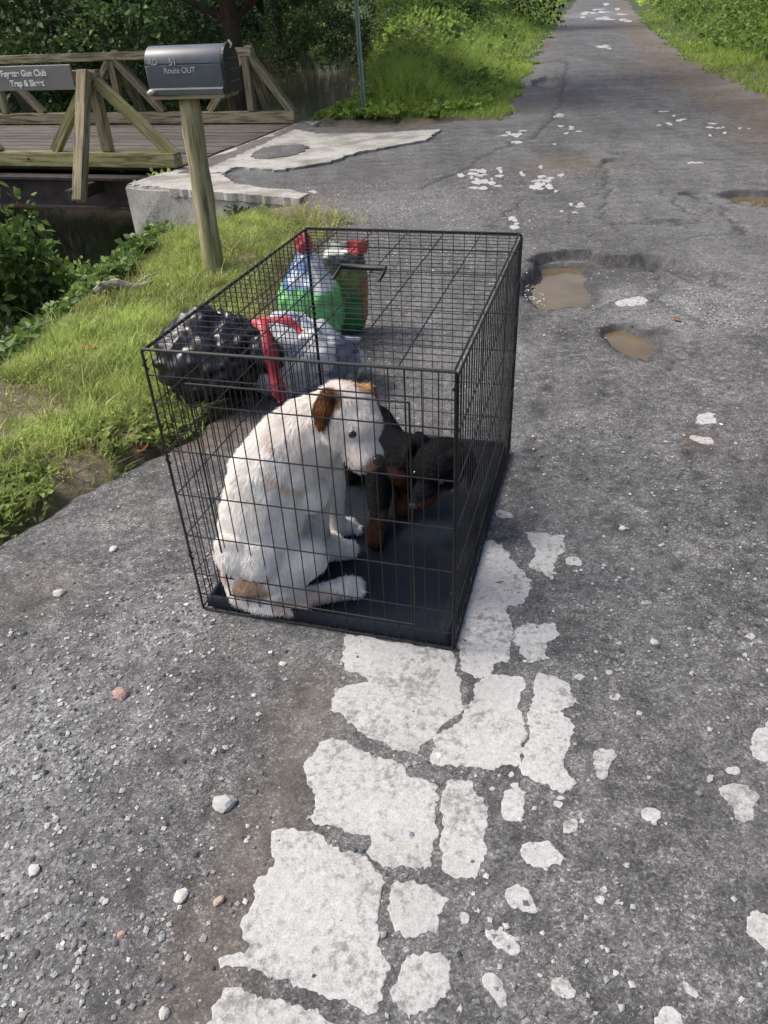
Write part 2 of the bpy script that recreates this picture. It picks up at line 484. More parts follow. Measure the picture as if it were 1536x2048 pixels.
# broken-out hollows: outline (survey points), depth, feather
def spoly(pts): return [tuple(gp(u, v)[:2]) for u, v in pts]
HOLLOWS = [
    (spoly([(1040, 585), (1050, 548), (1072, 508), (1120, 500), (1200, 508), (1290, 512), (1330, 522), (1340, 560), (1230, 600), (1190, 612), (1100, 615), (1055, 605)]), 0.055, 0.020),
    (spoly([(1050, 585), (1060, 545), (1085, 512), (1180, 512), (1185, 560), (1178, 602), (1105, 610), (1065, 600)]), 0.045, 0.09),
    (spoly([(1200, 655), (1250, 648), (1320, 658), (1325, 690), (1300, 722), (1255, 712), (1215, 690)]), 0.05, 0.045),
    (spoly([(1425, 385), (1470, 378), (1560, 380), (1560, 416), (1480, 408)]), 0.06, 0.10),
    (spoly([(1060, 160), (1090, 153), (1132, 155), (1128, 170), (1090, 177), (1065, 172)]), 0.07, 0.15),
    (spoly([(1200, 318), (1230, 316), (1240, 322), (1205, 326)]), 0.04, 0.04),
    (spoly([(1360, 384), (1400, 380), (1402, 387), (1365, 390)]), 0.04, 0.03),
    (spoly([(1300, 438), (1370, 437), (1370, 445), (1305, 446)]), 0.03, 0.03),
    (spoly([(1280, 506), (1330, 514), (1420, 536), (1490, 556), (1475, 574), (1400, 562), (1320, 542)]), 0.032, 0.02),
    (spoly([(1330, 560), (1400, 600), (1540, 625), (1540, 655), (1400, 650), (1330, 612), (1290, 590)]), 0.018, 0.06),
]
def edge_noise(x, y):
    return (fbm(x * 2.2, y * 2.2, 3) - 0.5) * 0.30 + (fbm(x * 9, y * 9, 5) - 0.5) * 0.14
def pave_sd(x, y):
    sc = 1 + np.clip(np.hypot(x, y) - 8, 0, 60) * 0.12
    return poly_sd(x, y, PAVE) + edge_noise(x, y) * np.minimum(sc, 2.4)
def pave_z(x, y):
    z = (fbm(x * 0.7, y * 0.7, 21) - 0.5) * 0.03 + (fbm(x * 5, y * 5, 22) - 0.5) * 0.008
    for poly, dep, fe in HOLLOWS:
        sd = poly_sd(x, y, poly) + (fbm(x * 9, y * 9, 31) - 0.5) * 0.13
        z = z - dep * sstep(0.0, fe, sd)
    return z

def road_ue(n):       # where the creek's right bank starts to fall, along the bridge axis
    return np.interp(n, [-6, 1, 3, 4.5, 6.0, 6.5, 10.9, 11.4, 12.6, 14, 20, 26, 36, 60, 120], [2.2, 2.4, 2.75, 3.1, 3.7, 4.45, 4.45, 4.5, 4.2, 4.0, 5.5, 7.6, 11, 20, 50])
def ground_z(x, y):
    u, n = UNc(x, y)
    sd = poly_sd(x, y, PAVE)
    z = (fbm(x * 0.8, y * 0.8, 41) - 0.5) * 0.08 + (fbm(x * 4, y * 4, 42) - 0.5) * 0.03 + 0.012
    ue = road_ue(n)
    wd = np.interp(n, [4.5, 6.3, 11, 11.5], [1.7, 0.4, 0.4, 1.6])
    fall = sstep(0, 1, (u - ue) / wd)
    rise = sstep(0, 1, (u - ue - 8.0) / 3.0)
    z = z - 2.0 * fall + (2.1 + 0.22 * np.clip(u - ue - 10, 0, 60)) * rise
    z = z - 0.42 * sstep(2.7, 4.2, u) * sstep(4.7, 5.9, n) * (n < 6.6) * (1 - fall)
    # verge left of the road beyond the bridge, bank right of the road
    z = z + 0.22 * sstep(0.2, 2.5, -sd) * (n > 11.2) * (1 - fall) * 0.6
    t = x * RDY - y * RDX
    z = z + 1.6 * sstep(0.4, 6.0, -sd) * sstep(1.0, 2.5, t) + 0.10 * np.clip(-sd - 6, 0, 60) * (t > 2)
    sdn = pave_sd(x, y)
    z = z - 0.14 * sstep(-0.02, 0.10 + 0.012 * np.clip(np.hypot(x, y) - 5, 0, 60), sdn)
    inab = (u < 4.66) & (u > 2.0) & (n > 6.2) & (n < 11.0)
    return np.where(inab, np.minimum(z, -0.10), z)

def graded(a, b, h0, c, k, hmax):
    """coordinates from a to b, step h0 near c growing with the distance"""
    out = [c]; x = c
    while x < b: x += min(hmax, h0 + k * max(0, x - c)); out.append(x)
    lo = []; x = c
    while x > a: x -= min(hmax, h0 + k * max(0, c - x)); lo.append(x)
    return np.array(lo[::-1] + out)

def grid_mesh(name, X, Y, Z, keep=None, cols=None):
    ny, nx = X.shape
    V = np.stack([X.ravel(), Y.ravel(), Z.ravel()], 1)
    i = np.arange(nx * ny).reshape(ny, nx)
    Fq = np.stack([i[:-1, :-1].ravel(), i[:-1, 1:].ravel(), i[1:, 1:].ravel(), i[1:, :-1].ravel()], 1)
    if keep is not None:
        k = keep.ravel()
        Fq = Fq[k[Fq].sum(1) >= 3]
        used = np.unique(Fq); mp = -np.ones(len(V), np.int64); mp[used] = np.arange(len(used))
        V = V[used]; Fq = mp[Fq]
        if cols is not None: cols = cols[used]
    return mesh_np(name, V, Fq, True, cols)

# ground sheet
gx = graded(-500, 600, 0.10, 0.0, 0.045, 30.0); gy = graded(-60, 900, 0.10, 3.0, 0.035, 30.0)
X, Y = np.meshgrid(gx, gy)
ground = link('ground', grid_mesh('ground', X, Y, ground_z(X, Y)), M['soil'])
tag(ground, kind='structure')

# road sheet, laid along the road so that the rows stay even
ss = [-1.5]
while ss[-1] < 150: ss.append(ss[-1] + (0.025 if ss[-1] < 6 else min(0.6, 0.025 + (ss[-1] - 6) * 0.012)))
tt = np.concatenate([np.arange(-5.6, -2.2, 0.05), np.arange(-2.2, 3.8, 0.028), np.arange(3.8, 6.0, 0.1)])
S, T = np.meshgrid(np.array(ss), tt, indexing='ij')
X = S * RDX + T * RDY; Y = S * RDY - T * RDX
sd = pave_sd(X, Y)
Z = pave_z(X, Y) - 0.05 * sstep(0.10, -0.03, sd)
def blob(x, y, c, r, seed, soft=0.5):
    d = np.hypot(x - c[0], y - c[1]) / r + (fbm(x * 4 / r, y * 4 / r, seed) - 0.5) * 1.0
    return 1 - sstep(1 - soft, 1, d)
dirt = 0.75 * sstep(0.5, 0.05, sd) * sstep(0.35, 0.65, fbm(X * 3, Y * 3, 51))
# brown rut along the pale slabs
rut = np.array([gp(u, v)[:2] for u, v in ((640, 1400), (590, 1560), (500, 1760), (410, 1960), (380, 2060))])
for i in range(len(rut) - 1):
    a, b_ = rut[i], rut[i + 1]; e = b_ - a
    t = np.clip(((X - a[0]) * e[0] + (Y - a[1]) * e[1]) / (e @ e), 0, 1)
    dd = np.hypot(X - a[0] - t * e[0], Y - a[1] - t * e[1])
    dirt = np.maximum(dirt, 0.45 * sstep(0.15, 0.0, dd + (fbm(X * 20, Y * 20, 61) - 0.5) * 0.10))
for (u, v, r) in ((1340, 135, 1.4), (1400, 880, 0.10), (1120, 330, 0.7)):
    dirt = np.maximum(dirt, 0.6 * blob(X, Y, gp(u, v)[:2], r, 63))
grit = np.zeros_like(X)
for (u, v, r, k) in ((60, 1500, 0.34, .8), (330, 1250, 0.22, .75), (0, 1800, 0.25, .7), (760, 420, 0.9, .55), (800, 520, 0.6, .4), (1420, 610, 0.6, .8), (1240, 580, 0.35, .7), (1300, 640, .3, .5), (1200, 30, 12., .8), (1060, 700, 0.3, .35)):
    grit = np.maximum(grit, k * blob(X, Y, gp(u, v)[:2], r, 71, 0.9))
dark = np.zeros_like(X)
for (u, v, r, k) in ((1180, 200, 2.2, .35), (1230, 250, 1.6, .35), (700, 350, 1.1, .35), (560, 360, 0.5, .45), (980, 330, 1.5, .2), (1150, 480, .7, .2)):
    dark = np.maximum(dark, k * blob(X, Y, gp(u, v)[:2], r, 81, 0.6))
edge_l = sstep(0.9, 0.05, sd) * (S > 9)
grit = np.maximum(grit, .55 * edge_l * sstep(.35, .6, fbm(X * 1.5, Y * 1.5, 73)))
dirt = np.maximum(dirt, .65 * sstep(1.1, 0.1, sd) * (S > 9) * sstep(.4, .6, fbm(X * .8, Y * .8, 53)))
dirt = np.maximum(dirt, 1.0 * sstep(1.5, .5, sd + (fbm(X * 1.7, Y * 1.7, 54) - .5) * .9) * (S > 8) * (T > 1.5))
track = fbm(X * 3.0, S * .35, 74); grit = np.maximum(grit, .30 * sstep(.52, .72, track))
dark = np.maximum(dark, .32 * sstep(.55, .62, fbm(X * .55 + 3, Y * .35, 83)) * (S > 4.5))
for line, w0 in (([(1210, 325), (1214, 380), (1206, 440), (1235, 462)], .02), ([(1385, 388), (1440, 410), (1490, 465)], .02), ([(1136, 125), (1122, 200), (1104, 245), (1060, 275), (990, 300), (900, 352), (830, 382)], .03),
                 ([(1075, 128), (1110, 120), (1137, 126)], .05), ([(1318, 378), (1345, 410), (1390, 442), (1300, 452), (1205, 445)], .014), ([(1000, 430), (1060, 400), (1160, 395), (1210, 385)], .015),
                 ([(1180, 512), (1290, 517), (1310, 526), (1330, 519), (1420, 545), (1470, 560)], .02), ([(1120, 720), (1180, 690), (1215, 665)], .008), ([(1050, 700), (1085, 760), (1075, 860), (1110, 960)], .006), ([(1320, 700), (1390, 790), (1380, 900), (1440, 1020), (1540, 1110)], .006)):
    P0 = np.array([gp(u, v)[:2] for u, v in line])
    jx = X + (fbm(X * 5, Y * 5, 97) - .5) * .22; jy = Y + (fbm(X * 5 + 9, Y * 5, 98) - .5) * .22
    dmin = np.full(X.shape, 9.)
    for i in range(len(P0) - 1):
        a, e = P0[i], P0[i + 1] - P0[i]
        t = np.clip(((jx - a[0]) * e[0] + (jy - a[1]) * e[1]) / (e @ e), 0, 1)
        dmin = np.minimum(dmin, np.hypot(jx - a[0] - t * e[0], jy - a[1] - t * e[1]))
    dark = np.maximum(dark, .95 * sstep(w0 * 1.3, w0 * .4, dmin)); Z = Z - .014 * sstep(w0 * 1.2, w0 * .3, dmin)
# broken edges: rim painted dark for the shadow of the lip
for poly, dep, fe in HOLLOWS:
    s_ = poly_sd(X, Y, poly) + (fbm(X * 9, Y * 9, 31) - 0.5) * 0.13
    dark = np.maximum(dark, min(1.0, dep * 22) * sstep(-0.03, 0.0, s_) * sstep(fe + 0.03, fe * 0.5, s_))
for pi in (1, 2):
    s_ = poly_sd(X, Y, HOLLOWS[pi][0]) + (fbm(X * 9, Y * 9, 31) - 0.5) * 0.13
    dark = np.maximum(dark, .55 * sstep(-.07, .02, s_))
cr = np.abs(fbm(X * 0.9 + 7, Y * 0.9, 91, 3) - 0.5)
wd_ = np.interp(S, [0, 4, 14], [.0035, .005, .012])
dark = np.maximum(dark, 0.85 * sstep(wd_, wd_ * .2, cr) * (fbm(X * 0.5, Y * 0.5, 92) > 0.48))
cr2 = np.abs(fbm(X * 2.1, Y * 1.6 + 9, 95, 4) - 0.5)
dark = np.maximum(dark, 0.7 * sstep(wd_ * 1.6, wd_ * .3, cr2) * (fbm(X * 0.6 + 4, Y * 0.6, 96) > 0.52))
cols = np.stack([dirt.ravel(), grit.ravel(), dark.ravel()], 1)
road = link('road', grid_mesh('road', X, Y, Z, sd > 0, cols), M['asphalt'])
tag(road, kind='structure')

# puddles
def puddle(name, pts, z, grow=0.05):
    poly = np.array(spoly(pts)); c = poly.mean(0)
    poly = c + (poly - c) * (1 + grow)
    o = link(name, mesh_py(name, [(x, y, z) for x, y in poly], [tuple(range(len(poly)))]), M['puddle'])
    return tag(o, kind='structure')
puddle('puddle', [(1040, 585), (1052, 545), (1080, 505), (1190, 505), (1192, 560), (1182, 606), (1105, 616), (1060, 606)], -0.075, 0.25)
puddle('puddle', [(1205, 655), (1250, 648), (1315, 656), (1318, 690), (1298, 720), (1255, 712), (1222, 692)], -0.036, 0.2)
puddle('puddle', [(1425, 380), (1480, 376), (1580, 378), (1580, 420), (1480, 412)], -0.045)
puddle('puddle', [(1056, 160), (1090, 150), (1136, 153), (1132, 172), (1090, 180), (1060, 174)], -0.072)

# pale slabs: cracked worn surface, every fragment its own piece of the road
SLABS = [
 [(968,1080),(1005,1088),(1018,1112),(1045,1140),(1063,1168),(1050,1212),(1014,1216),(1024,1240),(1014,1325),(985,1332),(988,1345),(950,1362),(926,1340),(918,1300),(905,1290),(940,1180)],
 [(953,1372),(992,1350),(1040,1352),(1055,1370),(1033,1412),(1050,1470),(1040,1530),(985,1545),(860,1532),(870,1480),(925,1436),(944,1404)],
 [(690,1270),(905,1305),(914,1340),(929,1395),(918,1432),(868,1465),(835,1515),(760,1490),(660,1425),(680,1380),(740,1368),(735,1352),(686,1345)],
 [(1075,1350),(1118,1352),(1145,1390),(1162,1412),(1120,1425),(1145,1455),(1140,1490),(1120,1530),(1148,1570),(1140,1590),(1090,1570),(1046,1555),(1044,1500),(1062,1480),(1058,1420)],
 [(645,1482),(700,1490),(790,1530),(868,1575),(872,1650),(860,1740),(770,1735),(735,1710),(740,1680),(690,1660),(608,1640),(640,1615),(625,1580),(610,1545)],
 [(900,1562),(940,1572),(968,1600),(975,1650),(968,1710),(950,1757),(880,1745),(885,1680),(882,1620)],
 [(575,1655),(640,1670),(740,1730),(768,1768),(755,1860),(780,1930),(755,2005),(740,2022),(680,2000),(600,1978),(545,1945),(440,1928),(490,1900),(480,1850),(520,1760),(550,1720),(545,1670)],
 [(455,1975),(500,1990),(580,2010),(640,2015),(690,2120),(380,2120),(425,2020)],
 [(790,1765),(850,1770),(895,1800),(875,1870),(820,1878),(785,1855),(775,1800)],
 [(815,1910),(885,1902),(910,1925),(895,2000),(815,2045),(785,2000),(795,1950)],
 [(1010,1575),(1048,1580),(1045,1640),(1000,1645),(1005,1610)],
 [(1040,1695),(1080,1680),(1130,1710),(1115,1735),(1050,1735)],
 [(1120,1650),(1150,1635),(1160,1660),(1130,1675)],
 [(1005,1775),(1040,1770),(1080,1825),(1060,1833),(1010,1805)],
 [(970,1860),(1030,1868),(1048,1905),(1025,1925),(975,1880)],
 [(965,1955),(990,1950),(1020,2010),(1000,2025),(975,1985)],
 [(1100,1960),(1130,1955),(1155,1995),(1130,2005),(1105,1985)],
 [(1185,1495),(1240,1510),(1215,1545),(1205,1570),(1190,1545)],
 [(1285,1620),(1320,1620),(1318,1645),(1288,1645)],
 [(1430,1570),(1510,1575),(1515,1640),(1480,1650),(1460,1610)],
 [(1448,1535),(1480,1535),(1480,1552),(1450,1550)],
 [(1510,1460),(1555,1450),(1555,1530),(1500,1505)],
 [(1490,1830),(1520,1815),(1560,1850),(1560,1920),(1500,1880)],
 [(1050,1065),(1130,1070),(1135,1095),(1110,1120),(1105,1160),(1050,1130),(1075,1105)],
 [(1035,1260),(1055,1246),(1110,1250),(1118,1275),(1085,1290),(1100,1320),(1060,1325),(1035,1285)],
 [(1310,2020),(1350,2018),(1380,2080),(1290,2080)],
 [(1365,1960),(1400,1990),(1390,2000),(1365,1975)],
 [(1390,830),(1425,823),(1440,845),(1398,848)],
 [(1378,866),(1430,878),(1430,890),(1380,880)],
 [(1220,602),(1285,587),(1302,603),(1250,613)],
 [(918,1825),(938,1830),(940,1850),(922,1855)],
 [(1128,1112),(1165,1118),(1168,1134),(1135,1132)],
 [(1280,1200),(1302,1198),(1304,1206),(1282,1208)],
 [(990,1020),(1020,1025),(1030,1038),(995,1036)],
 [(660,2100),(740,2060),(800,2080),(780,2120)],
]
def slab(pts, name='pale_slab', parent=None, thick=0.004, mat=None, rag=0.05, step=0.02, zf=None, base=0.015):
    poly = [np.array(p) for p in spoly(pts)]
    for _ in range(1 if len(poly) < 7 else 0):
        poly = [q for i in range(len(poly)) for q in (poly[i] * .75 + poly[(i + 1) % len(poly)] * .25, poly[i] * .25 + poly[(i + 1) % len(poly)] * .75)]
    area = abs(sum(poly[i][0] * poly[(i + 1) % len(poly)][1] - poly[(i + 1) % len(poly)][0] * poly[i][1] for i in range(len(poly)))) / 2
    out = []; nrs = []
    c = sum(poly) / len(poly)
    for i in range(len(poly)):
        a, b_ = poly[i], poly[(i + 1) % len(poly)]
        L = np.linalg.norm(b_ - a)
        k = max(1, min(36, int(L / step)))
        nrm = np.array([b_[1] - a[1], -(b_[0] - a[0])]) / (L + 1e-9)
        for j in range(k):
            out.append(a + (b_ - a) * j / k); nrs.append(nrm)
    out = np.array(out); nrs = np.array(nrs)
    amp = min(rag, 0.42 * math.sqrt(area)); fa = min(.009, .12 * math.sqrt(area))
    out = out + nrs * ((fbm(out[:, 0] * 30, out[:, 1] * 30, 7, 4) - 0.5) * amp + (vnoise(out[:, 0] * 160, out[:, 1] * 160, 13) - .5) * fa)[:, None]
    zz = (pave_z(out[:, 0], out[:, 1]) if zf is None else zf(out[:, 0], out[:, 1]))
    zc = float(np.mean(zz))
    z0 = float(np.max(zz))
    n = len(out)
    e = c + (out - c) * (1 - min(0.06, 0.004 / math.sqrt(area + 1e-6)))
    vs = [(x, y, z - base) for (x, y), z in zip(out, zz)] + [(x, y, z + thick * 0.6) for (x, y), z in zip(out, zz)] + [(x, y, z + thick) for (x, y), z in zip(e, zz)]
    bm = bmesh.new()
    bv = [bm.verts.new(v) for v in vs]
    for r in (0, n):
        for i in range(n):
            j = (i + 1) % n
            bm.faces.new((bv[r + i], bv[r + j], bv[r + n + j], bv[r + n + i]))
    f = bm.faces.new([bv[2 * n + i] for i in range(n)])
    bmesh.ops.triangulate(bm, faces=[f])
    me = bm_mesh(name, bm)
    return link(name, me, mat or M['slab'], parent)
for pts in SLABS:
    slab(pts, parent=road, thick=0.0016, rag=0.03 if len(pts) > 6 else 0.028, step=0.005)
# crumbs broken off along the slabs
rs = random.Random(77)
for i in range(95):
    u = rs.uniform(940, 1560); v = rs.uniform(1240, 2060)
    if u > 1240 and rs.random() < .6: continue
    r1 = rs.choice((3, 4, 5, 7, 10)); k = 7; a0 = rs.random() * 6
    slab([(u + r1 * rs.uniform(.5, 1.5) * math.cos(a0 + 2 * math.pi * j / k), v + r1 * rs.uniform(.4, 1.2) * math.sin(a0 + 2 * math.pi * j / k)) for j in range(k)], 'pale_crumb', road, 0.0016, rag=.02, step=.01)
# flakes further up the road, in clusters
def flakes(cu, cv, du, dv, n, su, sv):
    for i in range(n):
        u = cu + random.gauss(0, du); v = cv + random.gauss(0, dv)
        k = 9; a0 = random.random() * 6; su_ = su * random.choice((.4, .6, .8, 1.1)); sv_ = sv * random.choice((.5, .7, 1.0))
        pts = [(u + su_ * random.uniform(.45, 1.4) * math.cos(a0 + 2 * math.pi * j / k), v + sv_ * random.uniform(.45, 1.4) * math.sin(a0 + 2 * math.pi * j / k)) for j in range(k)]
        slab(pts, 'pale_flake', road, 0.003, rag=0.08, step=0.04)
for a in ((970, 355, 22, 14, 24, 11, 4.5), (1090, 360, 14, 14, 22, 10, 5), (1200, 25, 26, 6, 10, 13, 2.5), (1330, 240, 14, 8, 7, 9, 3), (1030, 272, 26, 8, 9, 10, 3), (1140, 262, 18, 10, 7, 8, 2.5),
          (1440, 255, 22, 8, 8, 8, 2.5), (1030, 450, 9, 7, 5, 10, 4), (1210, 95, 12, 3, 6, 12, 2.5), (1215, 40, 22, 9, 8, 11, 3.5), (1150, 420, 22, 8, 5, 12, 4), (1110, 235, 9, 4, 4, 9, 2.5), (1385, 325, 10, 1.5, 3, 12, 2.2), (630, 380, 10, 3, 3, 9, 3)):
    flakes(*a)

# ------------------------------------------------------------------ creek
cn = np.concatenate([np.arange(-8, 20, 1.0), np.arange(20, 90, 4.0)])
cv = []; cf = []
for i, n_ in enumerate(cn):
    ue = float(road_ue(n_))
    for k in range(5):
        p = W(ue - 0.2 + k * 2.9, n_, -1.42)
        cv.append(p)
for i in range(len(cn) - 1):
    for k in range(4):
        a = i * 5 + k; cf.append((a, a + 1, a + 6, a + 5))
tag(link('creek', mesh_py('creek', cv, cf), M['creek']), kind='structure')

# ------------------------------------------------------------------ abutment with its pale apron
ab = empty('bridge_abutment', W(4.2, 6.5, -0.9), 'pale stained concrete abutment with worn apron at the bridge end', 'abutment')
def rough_block(name, un, z0, z1, mat, parent, cut=0.18, amp=0.02):
    """a cast block on a bridge-axis outline"""
    bm = bmesh.new()
    bot = [bm.verts.new(W(u, n, z0)) for u, n in un]; top = [bm.verts.new(W(u, n, z1)) for u, n in un]
    k = len(un)
    bm.faces.new(top)
    for i in range(k):
        j = (i + 1) % k; bm.faces.new((bot[i], bot[j], top[j], top[i]))
    bmesh.ops.recalc_face_normals(bm, faces=bm.faces)
    bmesh.ops.bevel(bm, geom=[e for e in bm.edges if len(e.link_faces) == 2], offset=0.018, segments=2, affect='EDGES')
    bmesh.ops.triangulate(bm, faces=bm.faces)
    for _ in range(3):
        bmesh.ops.subdivide_edges(bm, edges=[e for e in bm.edges if e.calc_length() > cut], cuts=1, use_grid_fill=False)
        bmesh.ops.triangulate(bm, faces=bm.faces)
    for v in bm.verts:
        v.co += mnoise.noise_vector(v.co * 4) * amp + mnoise.noise_vector(v.co * 14) * amp * 0.4
    return link(name, bm_mesh(name, bm), mat, parent)
rough_block('wing_wall', [(4.74, 6.58), (4.74, 6.95), (3.0, 6.62), (2.75, 6.45), (2.80, 6.24)], -1.7, 0.012, M['conc'], ab)
rough_block('bearing_wall', [(4.735, 6.97), (4.735, 11.0), (4.40, 11.0), (4.40, 6.97)], -1.8, -0.01, M['conc'], ab)
FLAT = lambda x, y: np.zeros_like(x) + 0.022
slab([(395, 352), (430, 335), (500, 305), (590, 263), (640, 272), (760, 270), (885, 262), (850, 285), (720, 308), (660, 328), (560, 345), (470, 338), (450, 350)], 'apron_slab', ab, 0.004, M['conc'], 0.12, 0.05, FLAT, 0.08)
slab([(255, 374), (330, 350), (400, 354), (440, 352), (470, 372), (540, 384), (612, 397), (600, 404), (400, 388)], 'apron_slab', ab, 0.006, M['conc'], 0.08, 0.05, FLAT, 0.06)
slab([(497, 315), (540, 297), (630, 295), (590, 318), (520, 325)], 'asphalt_patch', ab, 0.012, M['asphalt'], 0.14, 0.05, FLAT, 0.06)

# ------------------------------------------------------------------ bridge
br = empty('timber_bridge', W(7.5, 9.2, 0.0), 'wooden bridge with braced timber railings over the brown creek', 'bridge')
ZUP = Vector((0, 0, 1)); NV = Vector((N[0], N[1], 0)); UV = Vector((U[0], U[1], 0))
UL = 13.2
for k in range(12):                                   # running planks of the deck
    n0 = 7.78 + k * 0.252
    beam('deck_plank', W(4.72 + random.uniform(0, .05), n0, -0.028 + random.uniform(-.004, .004)), W(UL, n0, -0.03), 0.238, 0.05, M['deck'], br, wob=0.004)
for n0 in (7.45, 9.2, 10.9):                          # steel girders: web with flanges
    mb = MB()
    for (a, b_, z0, z1) in ((-0.10, 0.10, -0.10, -0.075), (-0.012, 0.012, -0.375, -0.10), (-0.10, 0.10, -0.40, -0.375)):
        pts = [W(4.55, n0 + a, z0), W(UL, n0 + a, z0), W(UL, n0 + b_, z0), W(4.55, n0 + b_, z0), W(4.55, n0 + a, z1), W(UL, n0 + a, z1), W(UL, n0 + b_, z1), W(4.55, n0 + b_, z1)]
        mb.add(pts, [(3, 2, 1, 0), (4, 5, 6, 7), (0, 1, 5, 4), (1, 2, 6, 5), (2, 3, 7, 6), (3, 0, 4, 7)])
    mb.build('girder', M['steel'], br)

def railing(n0, side, posts, label, near):
    r = empty('bridge_railing', W(7.5, n0, 0.0), label, 'railing', 'timber railings of the bridge')
    u_end = 4.72
    beam('curb_timber', W(u_end, n0, 0.072), W(UL, n0, 0.072), 0.15, 0.142, M['wood_y'] if near else M['wood'], r)
    ztop = 0.86
    beam('top_rail', W(posts[0] - 0.10, n0, ztop), W(UL, n0, ztop + 0.0), 0.09, 0.105, M['wood'], r)
    for i, up in enumerate(posts):
        beam('post', W(up, n0 + side * 0.02, 0.148), W(up, n0 + side * 0.02, ztop - 0.055), 0.11, 0.095, M['wood'], r, up=NV)
        # legs of the A: down both ways to the curb
        beam('brace', W(up - 0.06, n0 - 0.005, ztop - 0.05), W(up - 0.70 if i else u_end + 0.02, n0 - 0.005, 0.135 if i else 0.10), 0.095, 0.105, M['wood_y'] if near else M['wood'], r)
        beam('brace', W(up + 0.06, n0 + 0.005, ztop - 0.06), W(up + 0.68, n0 + 0.005, 0.15), 0.09, 0.10, M['wood_y'] if near else M['wood'], r)
        # raking strut outside, from an outrigger up to the rail
        foot = W(up, n0 - side * 0.66, -0.22)
        beam('raking_strut', foot, W(up + 0.0, n0 - side * 0.075, ztop + 0.05), 0.125, 0.10, M['wood'], r, up=NV)
        beam('outrigger', W(up + 0.10, n0 - side * 0.68, -0.17), W(up + 0.10, n0 + side * 0.5, -0.17), 0.10, 0.12, M['bark_dark'], r)
        for uu, z in ((posts[0] + 1.0 + i * 2.1, 0.08),):
            mb = MB(); mb.tube([W(uu, n0 - side * 0.074, z), W(uu, n0 - side * 0.086, z)], 0.014, 8)
            mb.build('bolt', M['steel'], r)
    return r
railing(7.60, 1, [5.58, 7.7, 9.8, 11.9], 'near timber railing carrying the grey name board, mossy braces and raking strut', True)
railing(10.80, -1, [5.37, 7.50, 9.60, 11.7], 'far timber railing of the bridge, behind the mailbox', False)

def text_mesh(name, body, size, mat, parent, mw, depth=0.003, bold=0.0, align='CENTER', sx=1.0):
    c = bpy.data.curves.new(name, 'FONT')
    c.body = body; c.size = size; c.extrude = depth; c.offset = bold; c.align_x = align; c.align_y = 'CENTER'
    c.space_line = 1.0
    o = bpy.data.objects.new('tmp_text', c); COL.objects.link(o)
    bpy.context.view_layer.update()
    dg = bpy.context.evaluated_depsgraph_get()
    me = bpy.data.meshes.new_from_object(o.evaluated_get(dg))
    bpy.data.objects.remove(o); bpy.data.curves.remove(c)
    me.name = name
    for v in me.vertices: v.co.x *= sx
    me.materials.clear()
    return link(name, me, mat, parent, mw)

# name board on the near railing
sg = empty('name_board', W(6.4, 7.50, 0.86), 'grey board lettered in white on the near bridge railing', 'sign')
bm = bmesh.new(); bmesh.ops.create_cube(bm, size=1.0)
for v in bm.verts: v.co = Vector((v.co.x * 1.45, v.co.y * 0.024, v.co.z * 0.225))
bmesh.ops.bevel(bm, geom=list(bm.edges), offset=0.004, segments=1, affect='EDGES')
sgx = -UV; sgm = Matrix((sgx, NV, ZUP)).transposed().to_4x4()     # local x to the right, y away
sgm.translation = W(6.42, 7.475, 0.862)
link('board', bm_mesh('board', bm), M['sign'], sg, sgm)
fm = Matrix((sgx, ZUP, sgx.cross(ZUP))).transposed().to_4x4()
t1 = fm.copy(); t1.translation = W(6.285, 7.4605, 0.905)
text_mesh('lettering', 'Fayette Gun Club', 0.080, M['letter'], sg, t1, 0.002, 0.0022)
t2 = fm.copy(); t2.translation = W(6.27, 7.4605, 0.815)
text_mesh('lettering', 'Trap & Skeet', 0.080, M['letter'], sg, t2, 0.002, 0.0022)

# ------------------------------------------------------------------ mailbox on its post
mpb = Vector((-0.985, 4.76, 0.0)); mpt = Vector((-0.963, 4.77, 0.995))
mx = empty('mailbox', Vector((-0.985, 4.76, 0.0)), 'blue-grey rural mailbox with shade-darkened door on a round wooden post', 'mailbox')
pv, pf = [], []
rings = 14; sd_ = 20
m_post = frame_from(mpb - Vector((0, 0, 0.25)), mpt)
Lp = (mpt - mpb).length + 0.25
mb = MB(); path = [Vector((Lp * i / rings, 0, 0)) for i in range(rings + 1)]
vs, fs = tube_np(path, [0.062 + 0.003 * math.sin(i * 1.7) - 0.0002 * i for i in range(rings + 1)], sd_)
vs = [v + Vector((0, 1, 1)) * 0 + mnoise.noise_vector(v * 5) * 0.004 for v in vs]
mb.add(vs, fs)
po = mb.build('post', M['post'], mx, False, m_post)
po.data.shade_smooth()
# body: arched tunnel along its axis; local x runs to the door
ax = Vector((0.955, -0.297, 0)).normalized(); ay = ZUP.cross(ax)
mbm = Matrix((ax, ay, ZUP)).transposed().to_4x4(); mbm.translation = Vector((-0.925, 4.77, 1.022))
BL, BW, BH = 0.455, 0.17, 0.222
def arch(w, h, n=14, grow=0.0):
    r = w / 2
    pts = [(-r - grow, 0 - grow), (-r - grow, h - r)]
    for i in range(n + 1):
        a = math.pi - math.pi * i / n
        pts.append(((r + grow) * math.cos(a), h - r + (r + grow) * math.sin(a)))
    pts += [(r + grow, h - r), (r + grow, 0 - grow)]
    return pts
def extr(pts, x0, x1, mb, cap=True):
    n = len(pts)
    vs = [(x0, y, z) for y, z in pts] + [(x1, y, z) for y, z in pts]
    fs = [(i, (i + 1) % n, n + (i + 1) % n, n + i) for i in range(n)]
    if cap: fs += [tuple(range(n))[::-1], tuple(range(n, 2 * n))]
    mb.add(vs, fs)
mb = MB()
extr(arch(BW, BH), -BL / 2, BL / 2, mb)
bo = mb.build('body', M['box'], mx, False, mbm)
